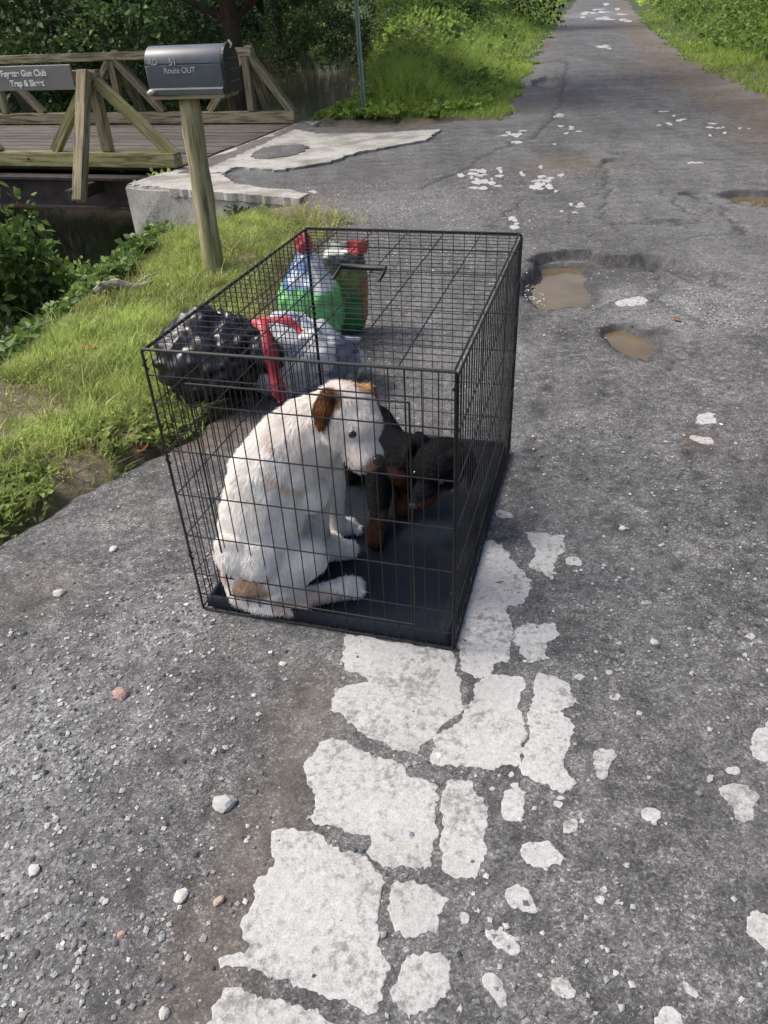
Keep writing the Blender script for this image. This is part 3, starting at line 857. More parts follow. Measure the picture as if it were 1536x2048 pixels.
bvm = bo.modifiers.new('bevel', 'BEVEL'); bvm.width = 0.006; bvm.segments = 3; bvm.limit_method = 'ANGLE'; bvm.angle_limit = math.radians(50)
bo.data.shade_smooth()
for p in bo.data.polygons: p.use_smooth = abs(p.normal.x) < 0.5
mb = MB(); extr(arch(BW, BH, grow=0.006), BL / 2 + 0.001, BL / 2 + 0.022, mb)
dr = mb.build('door', M['box_dark'], mx, False, mbm)
bvm = dr.modifiers.new('bevel', 'BEVEL'); bvm.width = 0.005; bvm.segments = 3; bvm.limit_method = 'ANGLE'; bvm.angle_limit = math.radians(50)
for z in (0.05, 0.105, 0.155):
    mb = MB(); mb.tube([(BL / 2 + 0.023, -0.06, z), (BL / 2 + 0.023, 0.06, z)], 0.004, 6)
    mb.build('door_rib', M['box_dark'], dr, False, mbm)
mb = MB(); mb.tube([(BL / 2 + 0.024, 0, BH - 0.02), (BL / 2 + 0.034, 0, BH - 0.005), (BL / 2 + 0.02, 0, BH + 0.014)], 0.006, 8)
mb.build('door_latch', M['pale'], dr, False, mbm)
mb = MB(); extr([(-BW / 2 - 0.012, -0.004), (-BW / 2 - 0.012, 0.020), (-BW / 2 - 0.004, 0.028), (-BW / 2 - 0.0025, 0.028), (-BW / 2 - 0.0025, -0.004)], -BL / 2 + 0.02, BL / 2 - 0.005, mb)
mb.build('skirt_flange', M['box_flange'], mx, False, mbm)
mb = MB(); mb.box((-BL / 2 + 0.01, -BW / 2 - 0.006, -0.026), (BL / 2 - 0.005, BW / 2 + 0.004, -0.005))
bb = mb.build('base_board', M['wood'], mx, False, mbm)
mb = MB(); mb.tube([(-BL / 2 - 0.004, -BW / 2 - 0.012, 0.006), (-BL / 2 + 0.02, -BW / 2 - 0.016, 0.012), (-BL / 2 + 0.045, -BW / 2 - 0.015, 0.016)], [0.008, 0.014, 0.005], 10)
mb.build('flag_hub', M['pale'], mx, True, mbm)
tm = Matrix((ax, ZUP, ax.cross(ZUP))).transposed().to_4x4()
def on_side(lx, z): return mbm @ Vector((lx, -BW / 2 - 0.0015, z))
for body, lx, z, sz in (('RD', -0.175, 0.150, 0.044), ('51', -0.055, 0.148, 0.047), ('Route OUT', -0.022, 0.108, 0.039)):
    t = tm.copy(); t.translation = on_side(lx, z)
    text_mesh('lettering', body, sz, M['letter_box'], mx, t, 0.0008, 0.0004)

# ------------------------------------------------------------------ signpost pole beyond the junction
pb = gp(727, 207, 0.16)
pl = empty('metal_pole', Vector((pb[0], pb[1], 0.0)), 'thin grey-green metal pole in the weeds left of the road', 'pole')
mb = MB(); px, py = pb[0], pb[1]
prof = [(-0.030, 0), (-0.012, 0.004), (-0.010, 0.03), (0.010, 0.03), (0.012, 0.004), (0.030, 0), (0.030, -0.005), (0.008, -0.002), (0.006, 0.024), (-0.006, 0.024), (-0.008, -0.002), (-0.030, -0.005)]
lean = Vector((-0.02, 0, 1))
n = len(prof); hs = [-0.3, 0.8, 2.6]
vs = [(px + x + lean.x * h, py + y, h) for h in hs for x, y in prof]
fs = [(k * n + i, k * n + (i + 1) % n, (k + 1) * n + (i + 1) % n, (k + 1) * n + i) for k in range(2) for i in range(n)]
mb.add(vs, fs)
mb.build('channel_post', M['pole'], pl)
for h in (1.9, 2.5):
    mb = MB(); mb.tube([(px + lean.x * h, py - 0.004, h), (px + lean.x * h, py - 0.016, h)], 0.011, 6)
    mb.build('bolt', M['steel'], pl)

# ------------------------------------------------------------------ dog crate
WC, DC, HCR = 0.717, 1.06, 0.787
ct = empty('dog_crate', CW(WC / 2, DC / 2, 0.0), 'black folding wire dog crate standing on the broken road edge', 'crate')
def cpanel(name, A, B, C, D, na, nb, r1, r2, parent=ct, rf=0.0030, double=()):
    """wire panel on corners A(0,0) B(1,0) C(1,1) D(0,1): na wires along A-D, nb wires along A-B"""
    mb = MB(); A, B, C, D = map(Vector, (A, B, C, D))
    def P(s, t): return (A * (1 - s) + B * s) * (1 - t) + (D * (1 - s) + C * s) * t
    nrm = (B - A).cross(D - A).normalized()
    for i in range(1, na):
        s = i / na; bow = random.uniform(-.0012, .0012)
        mb.tube([P(s, 0), P(s + bow, 0.5), P(s, 1)], r1, 5, False)
    for j in range(1, nb):
        t = j / nb
        mb.tube([P(0, t) + nrm * r1 * 1.8, P(1, t) + nrm * r1 * 1.8], r2, 6, False)
    for s, t in double:
        mb.tube([P(s, 0) if t is None else P(0, t), P(s, 1) if t is None else P(1, t)], r2, 6, False)
    fr = MB(); q = [A, B, C, D]; nrm2 = nrm
    for k in range(4):                       # mitred square loop of round wire, one closed ring
        pv_, p_, nx_ = q[k - 1], q[k], q[(k + 1) % 4]
        bis = ((p_ - pv_).normalized() + (p_ - nx_).normalized())
        for m_ in range(8):
            an = 2 * math.pi * m_ / 8
            fr.v.append(p_ + bis * math.cos(an) * rf + nrm2 * math.sin(an) * rf)
    for k in range(4):
        for m_ in range(8):
            fr.f.append((k * 8 + m_, k * 8 + (m_ + 1) % 8, ((k + 1) % 4) * 8 + (m_ + 1) % 8, ((k + 1) % 4) * 8 + m_))
    o = fr.build(name, M['wire'], parent)
    if na > 1:
        w_ = mb.build('wire_mesh', M['wire'], o); tag(w_, kind='stuff')
    return o
zb, zt = 0.012, HCR
e = 0.004
cpanel('front_panel', CW(0, 0, zb), CW(WC, 0, zb), CW(WC, 0, zt), CW(0, 0, zt), 20, 6, 0.0015, 0.0018, double=((0, 0.92), (0, 0.07)))
cpanel('back_panel', CW(0, DC, zb), CW(WC, DC, zb), CW(WC, DC, zt - .006), CW(0, DC, zt - .006), 20, 6, 0.0012, 0.0015, double=((0, 0.93),))
cpanel('side_panel', CW(-e, e, zb), CW(-e, DC - e, zb), CW(-e, DC - e, zt - .008), CW(-e, e, zt - .008), 32, 6, 0.0017, 0.0020)
cpanel('side_panel', CW(WC + e, e, zb), CW(WC + e, DC - e, zb), CW(WC + e, DC - e, zt - .008), CW(WC + e, e, zt - .008), 32, 6, 0.0017, 0.0020)
cpanel('top_panel', CW(e, e, zt), CW(WC - e, e, zt), CW(WC - e, DC - e, zt), CW(e, DC - e, zt), 6, 30, 0.0019, 0.0011)
# door hung in the front panel
dp = cpanel('door', CW(0.10, -0.008, 0.085), CW(0.62, -0.008, 0.085), CW(0.62, -0.008, 0.715), CW(0.10, -0.008, 0.715), 1, 1, 0.0015, 0.002, rf=0.0024)
# carrying handle on the roof
mb = MB()
ha, hb = CW(0.275, 0.53, zt + 0.004), CW(0.405, 0.53, zt + 0.004)
hd = Vector((CD[0], CD[1], 0)) * 0.075
mb.tube([ha, ha + hd * .6 + ZUP * .006, ha + hd + ZUP * .012, hb + hd + ZUP * .012, hb + hd * .6 + ZUP * .006, hb], [0.004, 0.005, 0.0075, 0.0075, 0.005, 0.004], 8)
mb.build('handle', M['wire'], ct, True)
# corner hooks
for w_, d_ in ((0, 0), (WC, 0), (0, DC), (WC, DC)):
    for z in (0.2, 0.5, 0.75):
        mb = MB(); c = CW(w_, d_, z); mb.tube([c + Vector((.006, 0, -.012)), c + Vector((-.006, 0, 0)), c + Vector((.006, 0, .012))], 0.0025, 6)
        mb.build('corner_hook', M['wire'], ct)
# tray: pan with a raised, rolled rim and shallow ribs
bm = bmesh.new()
nx, ny = 36, 52
gv = {}
def tray_z(s, t):
    x, y = s * WC, t * DC
    de = min(x, WC - x, y, DC - y)
    z = 0.016 + 0.030 * (1 - min(1, max(0, (de - 0.014) / 0.016)))
    if de > 0.05: z += 0.0018 * math.sin(x * 2 * math.pi / 0.09) ** 8
    return z
sx = [0, .006 / WC, .014 / WC, .020 / WC, .030 / WC] + list(np.linspace(.05 / WC, 1 - .05 / WC, nx)) + [1 - .030 / WC, 1 - .020 / WC, 1 - .014 / WC, 1 - .006 / WC, 1]
sy = [0, .006 / DC, .014 / DC, .020 / DC, .030 / DC] + list(np.linspace(.05 / DC, 1 - .05 / DC, ny)) + [1 - .030 / DC, 1 - .020 / DC, 1 - .014 / DC, 1 - .006 / DC, 1]
for i, s_ in enumerate(sx):
    for j, t_ in enumerate(sy):
        z = tray_z(s_, t_)
        if s_ in (0, 1) or t_ in (0, 1): z = 0.014
        gv[i, j] = bm.verts.new(CW(0.008 + s_ * (WC - 0.016), 0.008 + t_ * (DC - 0.016), z + 0.001 * mnoise.noise(Vector((s_ * 9, t_ * 12, 0)))))
for i in range(len(sx) - 1):
    for j in range(len(sy) - 1):
        bm.faces.new((gv[i, j], gv[i + 1, j], gv[i + 1, j + 1], gv[i, j + 1]))
link('tray', bm_mesh('tray', bm, True), M['tray'], ct)

# ------------------------------------------------------------------ bags beside the crate
def crumple(name, centre, rad, seed, mat, parent, ridge=0.06, freq=6.0, flat=0.0, sub=5, pinch=None, colfn=None, top=None, sharp=1.0, power=2.0, axis=None):
    bm = bmesh.new(); bmesh.ops.create_icosphere(bm, subdivisions=sub, radius=1.0)
    off = Vector((seed * 3.1, seed * 1.7, seed * 0.9))
    cols = []
    for v in bm.verts:
        d = v.co.normalized()
        k = (abs(d.x) ** power + abs(d.y) ** power + abs(d.z) ** power) ** (-1 / power)
        p = Vector((d.x * k * rad[0], d.y * k * rad[1], d.z * k * rad[2]))
        q = p * freq + off
        q = q + mnoise.noise_vector(q * 0.5) * 0.8
        if axis is not None:
            sa_ = d.dot(axis); pr_ = (d - axis * sa_); pr_ = pr_.normalized() if pr_.length > 1e-4 else Vector((1, 0, 0))
            q = pr_ * 1.9 + axis * sa_ * 1.2 + off + mnoise.noise_vector(d * 1.7 + off) * 1.1
        r1 = 1 - abs(mnoise.noise(q)) * 2.0
        r2 = 1 - abs(mnoise.noise(q * 2.3 + off)) * 2.0
        r3 = 1 - abs(mnoise.noise(q * 5.1)) * 2.0
        p += d * ridge * (0.55 * r1 + 0.3 * r2 + 0.16 * r3 - 0.45) * sharp
        p += d * mnoise.noise(p * 2.2 + off) * ridge * 1.4
        if top:
            h = (p.z / rad[2])
            if h > top[0]:
                t = min(1, (h - top[0]) / (1.0 - top[0])); p.x *= 1 - top[1] * t; p.y *= 1 - top[1] * t; p.z += top[2] * t * t
        p.z = max(p.z, -centre.z + 0.004 + 0.010 * mnoise.noise(p * 8))
        v.co = p + centre
        if colfn: cols.append(colfn(v.co, d))
    me = bm_mesh(name, bm, True)
    if colfn:
        at = me.color_attributes.new('Col', 'FLOAT_COLOR', 'POINT')
        at.data.foreach_set('color', np.array([(*c, 1) for c in cols], np.float32).ravel())
    return link(name, me, mat, parent)

def ribbon(name, pts, w, mat, parent, seed=1.0):
    vs = []; fs = []
    P_ = [Vector(p) for p in pts]
    # Catmull-Rom through the points
    out = []
    for i in range(len(P_) - 1):
        a, b_, c, d = P_[max(i - 1, 0)], P_[i], P_[i + 1], P_[min(i + 2, len(P_) - 1)]
        for k in range(7):
            t = k / 7
            out.append(0.5 * ((2 * b_) + (c - a) * t + (2 * a - 5 * b_ + 4 * c - d) * t * t + (3 * b_ - a - 3 * c + d) * t ** 3))
    out.append(P_[-1])
    for i, p in enumerate(out):
        t = (out[min(i + 1, len(out) - 1)] - out[max(i - 1, 0)]).normalized()
        s = t.cross(Vector((0.3, -0.8, 0.6))).normalized()
        tw = 0.28 * math.sin(i * 0.30 + seed)
        s = (s * math.cos(tw) + t.cross(s) * math.sin(tw)) * w * (0.85 + 0.18 * math.sin(i * 0.5 + seed))
        nn = t.cross(s).normalized() * 0.0010
        vs += [p - s + nn, p + s + nn, p + s - nn, p - s - nn]
    for i in range(len(out) - 1):
        for k in range(4):
            fs.append((i * 4 + k, i * 4 + (k + 1) % 4, i * 4 + 4 + (k + 1) % 4, i * 4 + 4 + k))
    n_ = len(vs); fs += [(0, 1, 2, 3), (n_ - 1, n_ - 2, n_ - 3, n_ - 4)]
    return link(name, mesh_py(name, vs, fs, True), mat, parent)

M['red'] = m_simple('red_plastic', (0.42, 0.035, 0.055), 0.4, 0, 0.2, 20)
M['bag_white'] = m_attr('white_film', 0.32, 0.5, 30, 0.12, 0.0)

bb_c = Vector((-0.65, 3.0, 0.20))
bag1 = empty('trash_bag', Vector((bb_c.x, bb_c.y, 0)), 'full black plastic trash bag with red drawstring, left of the crate', 'trash bag')
crumple('bag_body', bb_c, (0.235, 0.22, 0.20), 3, M['bag_black'], bag1, ridge=0.050, freq=5.5, top=(0.55, 0.25, 0.03), axis=Vector((.85, -.4, .35)).normalized())
crumple('bag_neck', bb_c + Vector((0.205, -0.10, 0.03)), (0.075, 0.06, 0.085), 9, M['bag_black'], bag1, ridge=0.035, freq=14, sub=4)
ribbon('drawstring', [bb_c + Vector(p) for p in ((0.18, -0.06, 0.17), (0.215, -0.13, 0.155), (0.235, -0.19, 0.09), (0.245, -0.22, 0.0), (0.255, -0.235, -0.07), (0.265, -0.245, -0.11))], 0.030, M['red'], bag1, 0.4)
ribbon('drawstring', [bb_c + Vector(p) for p in ((0.20, -0.08, 0.165), (0.255, -0.10, 0.175), (0.32, -0.11, 0.165), (0.36, -0.14, 0.13))], 0.018, M['red'], bag1, 2.0)

def white_col(p, d):
    g = 0.50 + 0.22 * mnoise.noise(p * 7)
    # dark print and what is inside showing grey-blue through the film
    if mnoise.noise(p * 11 + Vector((4, 2, 9))) > 0.22: return (0.16, 0.19, 0.25)
    if p.x > -0.17 and mnoise.noise(p * 6) > -0.15: return (0.07, 0.09, 0.13)
    return (g, g * 1.03, g * 1.08)
wb_c = Vector((-0.315, 3.08, 0.155))
bag2 = empty('shopping_bag', Vector((wb_c.x, wb_c.y, 0)), 'crumpled silvery white plastic shopping bag behind the white dog', 'plastic bag')
crumple('bag_body', wb_c, (0.26, 0.19, 0.155), 5, M['bag_white'], bag2, ridge=0.07, freq=6.5, colfn=white_col)
crumple('bag_handle', wb_c + Vector((-0.06, 0.0, 0.125)), (0.10, 0.05, 0.04), 15, M['bag_white'], bag2, ridge=0.04, freq=15, sub=4, colfn=white_col)

# standing sack: green below, blue and white above, twisted red top
def sack_col(p, d):
    h = p.z; jig = 0.03 * mnoise.noise(p * 18)
    if h + jig < 0.29: 
        g = 0.5 + 0.5 * mnoise.noise(p * 14)
        return (0.10 + 0.10 * g, 0.42 + 0.12 * g, 0.12 + 0.09 * g)
    if h + jig > 0.455: return (0.45, 0.05, 0.06)
    if p.x < gs_c.x + 0.03 + jig:
        return (0.10, 0.20, 0.42) if mnoise.noise(p * 16) > -0.1 else (0.55, 0.62, 0.70)
    return (0.62, 0.63, 0.64) if mnoise.noise(p * 13) > -0.25 else (0.20, 0.22, 0.24)
gs_c = Vector((-0.30, 3.58, 0.215))
bag3 = empty('grocery_sack', Vector((gs_c.x, gs_c.y, 0)), 'green, blue and white plastic sack tied with a red twist behind the crate', 'plastic bag')
crumple('bag_body', gs_c, (0.15, 0.12, 0.215), 8, M['attr'], bag3, ridge=0.045, freq=8, top=(0.25, 0.62, 0.035), colfn=sack_col, power=2.6, axis=Vector((0, 0, 1)))
crumple('bag_twist', gs_c + Vector((0.0, 0.0, 0.268)), (0.038, 0.030, 0.045), 12, M['red'], bag3, ridge=0.022, freq=20, sub=4)

def food_col(p, d):
    h = p.z; jig = 0.012 * mnoise.noise(p * 14)
    x = p.x - fs_c.x
    if h + jig > 0.40: return (0.42, 0.05, 0.05) if x > 0.02 else (0.55, 0.60, 0.52)
    if h + jig > 0.345: return (0.02, 0.028, 0.03) if math.sin(h * 260) < 0.4 else (0.07, 0.09, 0.09)
    if x > 0.075 and h < 0.30: return (0.26, 0.11, 0.035)
    if h > 0.22: return (0.13, 0.18, 0.05)
    return (0.035, 0.22, 0.06)
fs_c = Vector((-0.13, 3.72, 0.205))
bag4 = empty('food_sack', Vector((fs_c.x, fs_c.y, 0)), 'dark green printed food sack with red top edge and brown side', 'sack')
crumple('sack_body', fs_c, (0.105, 0.075, 0.205), 21, M['attr'], bag4, ridge=0.022, freq=9, colfn=food_col, power=4.5)
mb = MB()
fx = [fs_c + Vector((x, 0.012 * math.sin(x * 60), 0)) for x in np.linspace(-0.095, 0.115, 10)]
vs = []
for p in fx: vs += [p + Vector((0, -0.004, 0.185)), p + Vector((0, 0.004, 0.185)), p + Vector((0.012, 0.006, 0.242)), p + Vector((0.012, -0.001, 0.242))]
fs = [(i * 4 + k, i * 4 + (k + 1) % 4, i * 4 + 4 + (k + 1) % 4, i * 4 + 4 + k) for i in range(9) for k in range(4)] + [(0, 1, 2, 3), (39, 38, 37, 36)]
mb.add(vs, fs)
me = mesh_py('top_seam', mb.v, mb.f)
at = me.color_attributes.new('Col', 'FLOAT_COLOR', 'POINT')
at.data.foreach_set('color', np.array([(0.45, 0.05, 0.05, 1) if v[0] > fs_c.x + 0.015 else (0.5, 0.55, 0.48, 1) for v in mb.v], np.float32).ravel())
link('top_seam', me, M['attr'], bag4)

# ------------------------------------------------------------------ the dogs
def organic(name, blobs, voxel, smooth, mat, parent, colfn, extra=None):
    """blobs: (centre, (rx,ry,rz) or r, rotation matrix or None); union -> one continuous skin"""
    bm = bmesh.new()
    for c, r, R in blobs:
        rr = (r, r, r) if not hasattr(r, '__len__') else r
        m = Matrix.Translation(c) @ (R.to_4x4() if R is not None else Matrix()) @ Matrix.Diagonal((*rr, 1))
        bmesh.ops.create_icosphere(bm, subdivisions=2, radius=1.0, matrix=m)
    me = bpy.data.meshes.new('tmp'); bm.to_mesh(me); bm.free()
    o = bpy.data.objects.new('tmp_body', me); COL.objects.link(o)
    rm = o.modifiers.new('r', 'REMESH'); rm.mode = 'VOXEL'; rm.voxel_size = voxel; rm.use_smooth_shade = True
    sm = o.modifiers.new('s', 'SMOOTH'); sm.factor = 0.5; sm.iterations = smooth
    bpy.context.view_layer.update()
    dg = bpy.context.evaluated_depsgraph_get()
    out = bpy.data.meshes.new_from_object(o.evaluated_get(dg))
    bpy.data.objects.remove(o)
    out.name = name; out.shade_smooth(); out.materials.clear()
    cols = np.array([(*colfn(v.co, v.normal), 1) for v in out.vertices], np.float32)
    at = out.color_attributes.new('Col', 'FLOAT_COLOR', 'POINT'); at.data.foreach_set('color', cols.ravel())
    return link(name, out, mat, parent)

def chain(pts, dens=0.45):
    """points (Vector, radius) -> blobs along the way"""
    out = []
    for (a, ra), (b_, rb) in zip(pts[:-1], pts[1:]):
        k = max(2, int((b_ - a).length / (min(ra, rb) * dens)) + 1)
        for i in range(k): t = i / k; out.append((a.lerp(b_, t), ra + (rb - ra) * t, None))
    out.append((pts[-1][0], pts[-1][1], None))
    return out

def rot_to(fwd, upv=Vector((0, 0, 1))):
    f = Vector(fwd).normalized(); s = upv.cross(f).normalized(); u = f.cross(s)
    return Matrix((f, s, u)).transposed()           # columns: forward, left, up

def fur(name, body, count, length, mat, flow, lay=0.75, seed=1, width=0.0011):
    """short hairs laid along the body, coloured by the skin below them"""
    me = body.data; rng = np.random.default_rng(seed)
    me.calc_loop_triangles()
    nt_ = len(me.loop_triangles)
    tri = np.empty(nt_ * 3, np.int32); me.loop_triangles.foreach_get('vertices', tri); tri = tri.reshape(-1, 3)
    co = np.empty(len(me.vertices) * 3, np.float32); me.vertices.foreach_get('co', co); co = co.reshape(-1, 3)
    no = np.empty(len(me.vertices) * 3, np.float32); me.vertices.foreach_get('normal', no); no = no.reshape(-1, 3)
    cl = np.empty(len(me.vertices) * 4, np.float32); me.color_attributes['Col'].data.foreach_get('color', cl); cl = cl.reshape(-1, 4)
    a, b_, c = co[tri[:, 0]], co[tri[:, 1]], co[tri[:, 2]]
    ar = np.linalg.norm(np.cross(b_ - a, c - a), axis=1); ti = rng.choice(nt_, count, p=ar / ar.sum())
    r1, r2 = rng.random(count), rng.random(count); sw = r1 + r2 > 1; r1[sw] = 1 - r1[sw]; r2[sw] = 1 - r2[sw]
    wts = np.stack([1 - r1 - r2, r1, r2], 1)[:, :, None]
    P_ = (co[tri[ti]] * wts).sum(1); Nn = (no[tri[ti]] * wts).sum(1); Nn /= np.linalg.norm(Nn, axis=1)[:, None] + 1e-9
    Cc = (cl[tri[ti]] * wts).sum(1)[:, :3]
    fl = flow(P_) + rng.normal(0, 0.16, (count, 3)) + 0.5 * np.stack([vnoise(P_[:, 0] * 25, P_[:, 2] * 25, 3) - .5, vnoise(P_[:, 1] * 25, P_[:, 2] * 25, 4) - .5, P_[:, 0] * 0], 1); fl -= Nn * (fl * Nn).sum(1)[:, None]; fl /= np.linalg.norm(fl, axis=1)[:, None] + 1e-9
    L = length * rng.uniform(0.5, 1.2, count)[:, None]
    D = fl * lay + Nn * (1 - lay) ; D /= np.linalg.norm(D, axis=1)[:, None]
    sidev = np.cross(D, Nn); sidev /= np.linalg.norm(sidev, axis=1)[:, None] + 1e-9
    v0 = P_ - sidev * width; v1 = P_ + sidev * width; v2 = P_ + D * L
    V = np.stack([v0, v1, v2], 1).reshape(-1, 3)
    F_ = np.arange(count * 3).reshape(-1, 3)
    shade = (rng.uniform(0.84, 1.06, count) * (.90 + .18 * vnoise(P_[:, 0] * 60, (P_[:, 1] + P_[:, 2]) * 22, 9)))[:, None]
    C3 = np.repeat(np.clip(Cc * shade, 0, 1), 3, axis=0)
    o = link(name, mesh_np(name, V, F_, False, C3.astype(np.float32)), mat, body)
    return tag(o, kind='stuff')
M['hair'] = m_attr('dog_hair', 0.85, 0.05, 50, 0.05, 0.0)

CDv = Vector((CD[0], CD[1], 0)); CRv = Vector((CR[0], CR[1], 0))
def cdir(w, d, z): return CRv * w + CDv * d + ZUP * z

# white dog: sits in the front left of the crate, back to the left, head turned right over the shoulder
wd = empty('white_dog', CW(0.18, 0.14, 0.02), 'white dog with tan ears sitting in the front of the crate', 'dog')
Hc = CW(0.392, 0.225, 0.548)                       # skull centre
hf = cdir(0.72, -0.50, -0.44).normalized()
HR = rot_to(hf, ZUP + cdir(0.05, 0.30, 0))
HS = 1.12
def hp(f, l, u): return Hc + HR @ (Vector((f, l, u)) * HS)
bl = []
bl += chain([(CW(0.150, 0.125, 0.125), 0.112), (CW(0.150, 0.145, 0.24), 0.122), (CW(0.185, 0.175, 0.36), 0.122), (CW(0.235, 0.205, 0.44), 0.108), (CW(0.285, 0.225, 0.485), 0.096), (CW(0.345, 0.236, 0.518), 0.086)])
bl += chain([(CW(0.21, 0.22, 0.33), 0.105), (CW(0.255, 0.275, 0.36), 0.09)])                     # chest
# haunch on the camera side, knee up, foot forward
bl += chain([(CW(0.135, 0.075, 0.115), 0.088), (CW(0.215, 0.090, 0.130), 0.080), (CW(0.285, 0.120, 0.150), 0.058)])
bl += chain([(CW(0.285, 0.120, 0.150), 0.052), (CW(0.215, 0.040, 0.060), 0.034), (CW(0.225, 0.035, 0.045), 0.030), (CW(0.315, 0.095, 0.042), 0.026), (CW(0.385, 0.140, 0.044), 0.031), (CW(0.405, 0.155, 0.040), 0.025)])
bl += chain([(CW(0.11, 0.19, 0.115), 0.085), (CW(0.20, 0.26, 0.125), 0.07), (CW(0.20, 0.25, 0.05), 0.034), (CW(0.30, 0.30, 0.042), 0.028), (CW(0.335, 0.315, 0.040), 0.028)])
for (tx, ty, tz) in ((0.408, 0.150, 0.036), (0.402, 0.168, 0.036), (0.414, 0.134, 0.034), (0.398, 0.124, 0.034)): bl.append((CW(tx + .010, ty + .006, tz), 0.0125, None))
bl += [(CW(0.118, 0.045, 0.20), 0.066, None), (CW(0.175, 0.052, 0.185), 0.070, None), (CW(0.26, 0.165, 0.40), 0.070, None), (CW(0.285, 0.175, 0.33), 0.058, None)]
# forelegs
for dd, ff in ((0.0, 0.0), (0.085, 0.02)):
    bl += chain([(CW(0.255 + ff * .5, 0.27 + dd, 0.345), 0.058), (CW(0.255 + ff, 0.295 + dd, 0.235), 0.040), (CW(0.25 + ff, 0.31 + dd, 0.12), 0.029), (CW(0.25 + ff, 0.315 + dd, 0.055), 0.028), (CW(0.275 + ff, 0.345 + dd, 0.040), 0.027)])
# tail curled along the near side
for dd, ff in ((0.0, 0.0), (0.085, 0.02)):
    for k in range(3): bl.append((CW(0.285 + ff + k * .014, 0.365 + dd - k * .012, 0.032), 0.012, None))
bl += chain([(CW(0.075, 0.075, 0.075), 0.036), (CW(0.10, 0.035, 0.048), 0.028), (CW(0.17, 0.018, 0.040), 0.022), (CW(0.25, 0.022, 0.036), 0.016), (CW(0.30, 0.045, 0.034), 0.011)])
# head: skull, brow, cheeks, muzzle, ears
def hb(f, l, u, r): return (hp(f, l, u), tuple(x * HS for x in r), HR)
bl += [hb(0, 0, 0, (0.084, 0.080, 0.071)), hb(0.035, 0, 0.012, (0.06, 0.060, 0.048)), hb(0.02, 0.035, -0.022, (0.05, 0.035, 0.04)), hb(0.02, -0.035, -0.022, (0.05, 0.035, 0.04))]
bl += [hb(0.075, 0, -0.022, (0.056, 0.043, 0.038)), hb(0.098, 0, -0.027, (0.040, 0.040, 0.034)), hb(0.082, 0, -0.053, (0.048, 0.031, 0.022))]
WEAR = []
for s_ in (-1, 1):   # ears: fold over and hang
    e0 = hp(-0.018, s_ * 0.046, 0.044); e1 = hp(-0.022, s_ * 0.070, 0.044); e2 = hp(-0.006, s_ * 0.084, 0.012); e3 = hp(0.012, s_ * 0.084, -0.016)
    for (a, ra), (b_, rb) in (((e0, .016), (e1, .020)), ((e1, .020), (e2, .024)), ((e2, .024), (e3, .011))):
        for i in range(7):
            t = i / 7; p = a.lerp(b_, t); r_ = (ra + (rb - ra) * t) * HS
            bl.append((p, (r_, r_ * 0.40, r_), HR)); WEAR.append((p, r_))
def wcol(p, nrm):
    w_ = Vector((p.x - C0[0], p.y - C0[1], 0)); cw = w_.dot(CRv); cd = w_.dot(CDv); z = p.z
    l = HR.transposed() @ (p - Hc)
    jig = 0.5 * mnoise.noise(p * 45) * 0.016 + mnoise.noise(p * 18) * 0.012
    base = (0.87, 0.845, 0.80)
    if (p - Hc).length < 0.2:
        l = l / HS
        if abs(l.y) > 0.062 and any((p - q).length < r_ * 1.12 for q, r_ in WEAR): return (0.17, 0.07, 0.028) if mnoise.noise(p * 30) > -0.1 else (0.075, 0.034, 0.017)
        if 0.046 + jig < abs(l.y) and l.z > 0.030 and l.x < 0.01: return (0.50, 0.30, 0.15)
        if l.z > 0.045 + jig and l.x < 0.0 and l.y > 0.0: return (0.52, 0.33, 0.19)
        if l.x > 0.124: return (0.40, 0.26, 0.22)
        if l.x > 0.06 and -0.049 < l.z < -0.040: return (0.42, 0.34, 0.30)
        return (0.84, 0.79, 0.74)
    q = Vector((cw - 0.155, cd - 0.02, z - 0.115))
    if q.length + jig * 2.2 < 0.050: return (0.58, 0.40, 0.26)
    if mnoise.noise(p * 9 + Vector((3, 1, 8))) > 0.33: return (0.70, 0.58, 0.50)
    return base
wbody = organic('body', bl, 0.0065, 3, M['coat'], wd, wcol)
for s_ in (-1, 1):
    mb = MB(); bm = bmesh.new(); bmesh.ops.create_icosphere(bm, subdivisions=3, radius=0.0125, matrix=Matrix.Translation(hp(0.067, s_ * 0.043, 0.012)))
    link('eye', bm_mesh('eye', bm, True), M['eye'], wd)
bm = bmesh.new(); bmesh.ops.create_icosphere(bm, subdivisions=3, radius=1, matrix=Matrix.Translation(hp(0.134, 0, -0.010)) @ HR.to_4x4() @ Matrix.Diagonal((0.014, 0.019, 0.014, 1)))
link('nose', bm_mesh('nose', bm, True), M['nose'], wd)
fl_dir = np.array(cdir(-0.25, -0.1, -1.0))
fur('fur', wbody, 90000, 0.021, M['hair'], lambda P_: np.tile(fl_dir, (len(P_), 1)), 0.82, 5)

# black and tan dog: stands crouched behind, head low to the right
bd = empty('black_dog', CW(0.40, 0.62, 0.02), 'black and tan dog crouching in the back of the crate, head low', 'dog')
Bc = CW(0.572, 0.545, 0.235)
bf = cdir(-0.34, -0.84, -0.36).normalized()
BR = rot_to(bf)
def bp_(f, l, u): return Bc + BR @ (Vector((f, l, u)) * 1.12)
bl = []
bl += chain([(CW(0.15, 0.80, 0.13), 0.090), (CW(0.23, 0.76, 0.145), 0.095), (CW(0.33, 0.70, 0.155), 0.098), (CW(0.41, 0.655, 0.165), 0.096), (CW(0.49, 0.625, 0.185), 0.082), (CW(0.56, 0.595, 0.212), 0.070)])
bl += chain([(CW(0.36, 0.64, 0.17), 0.085), (CW(0.44, 0.61, 0.17), 0.078)])
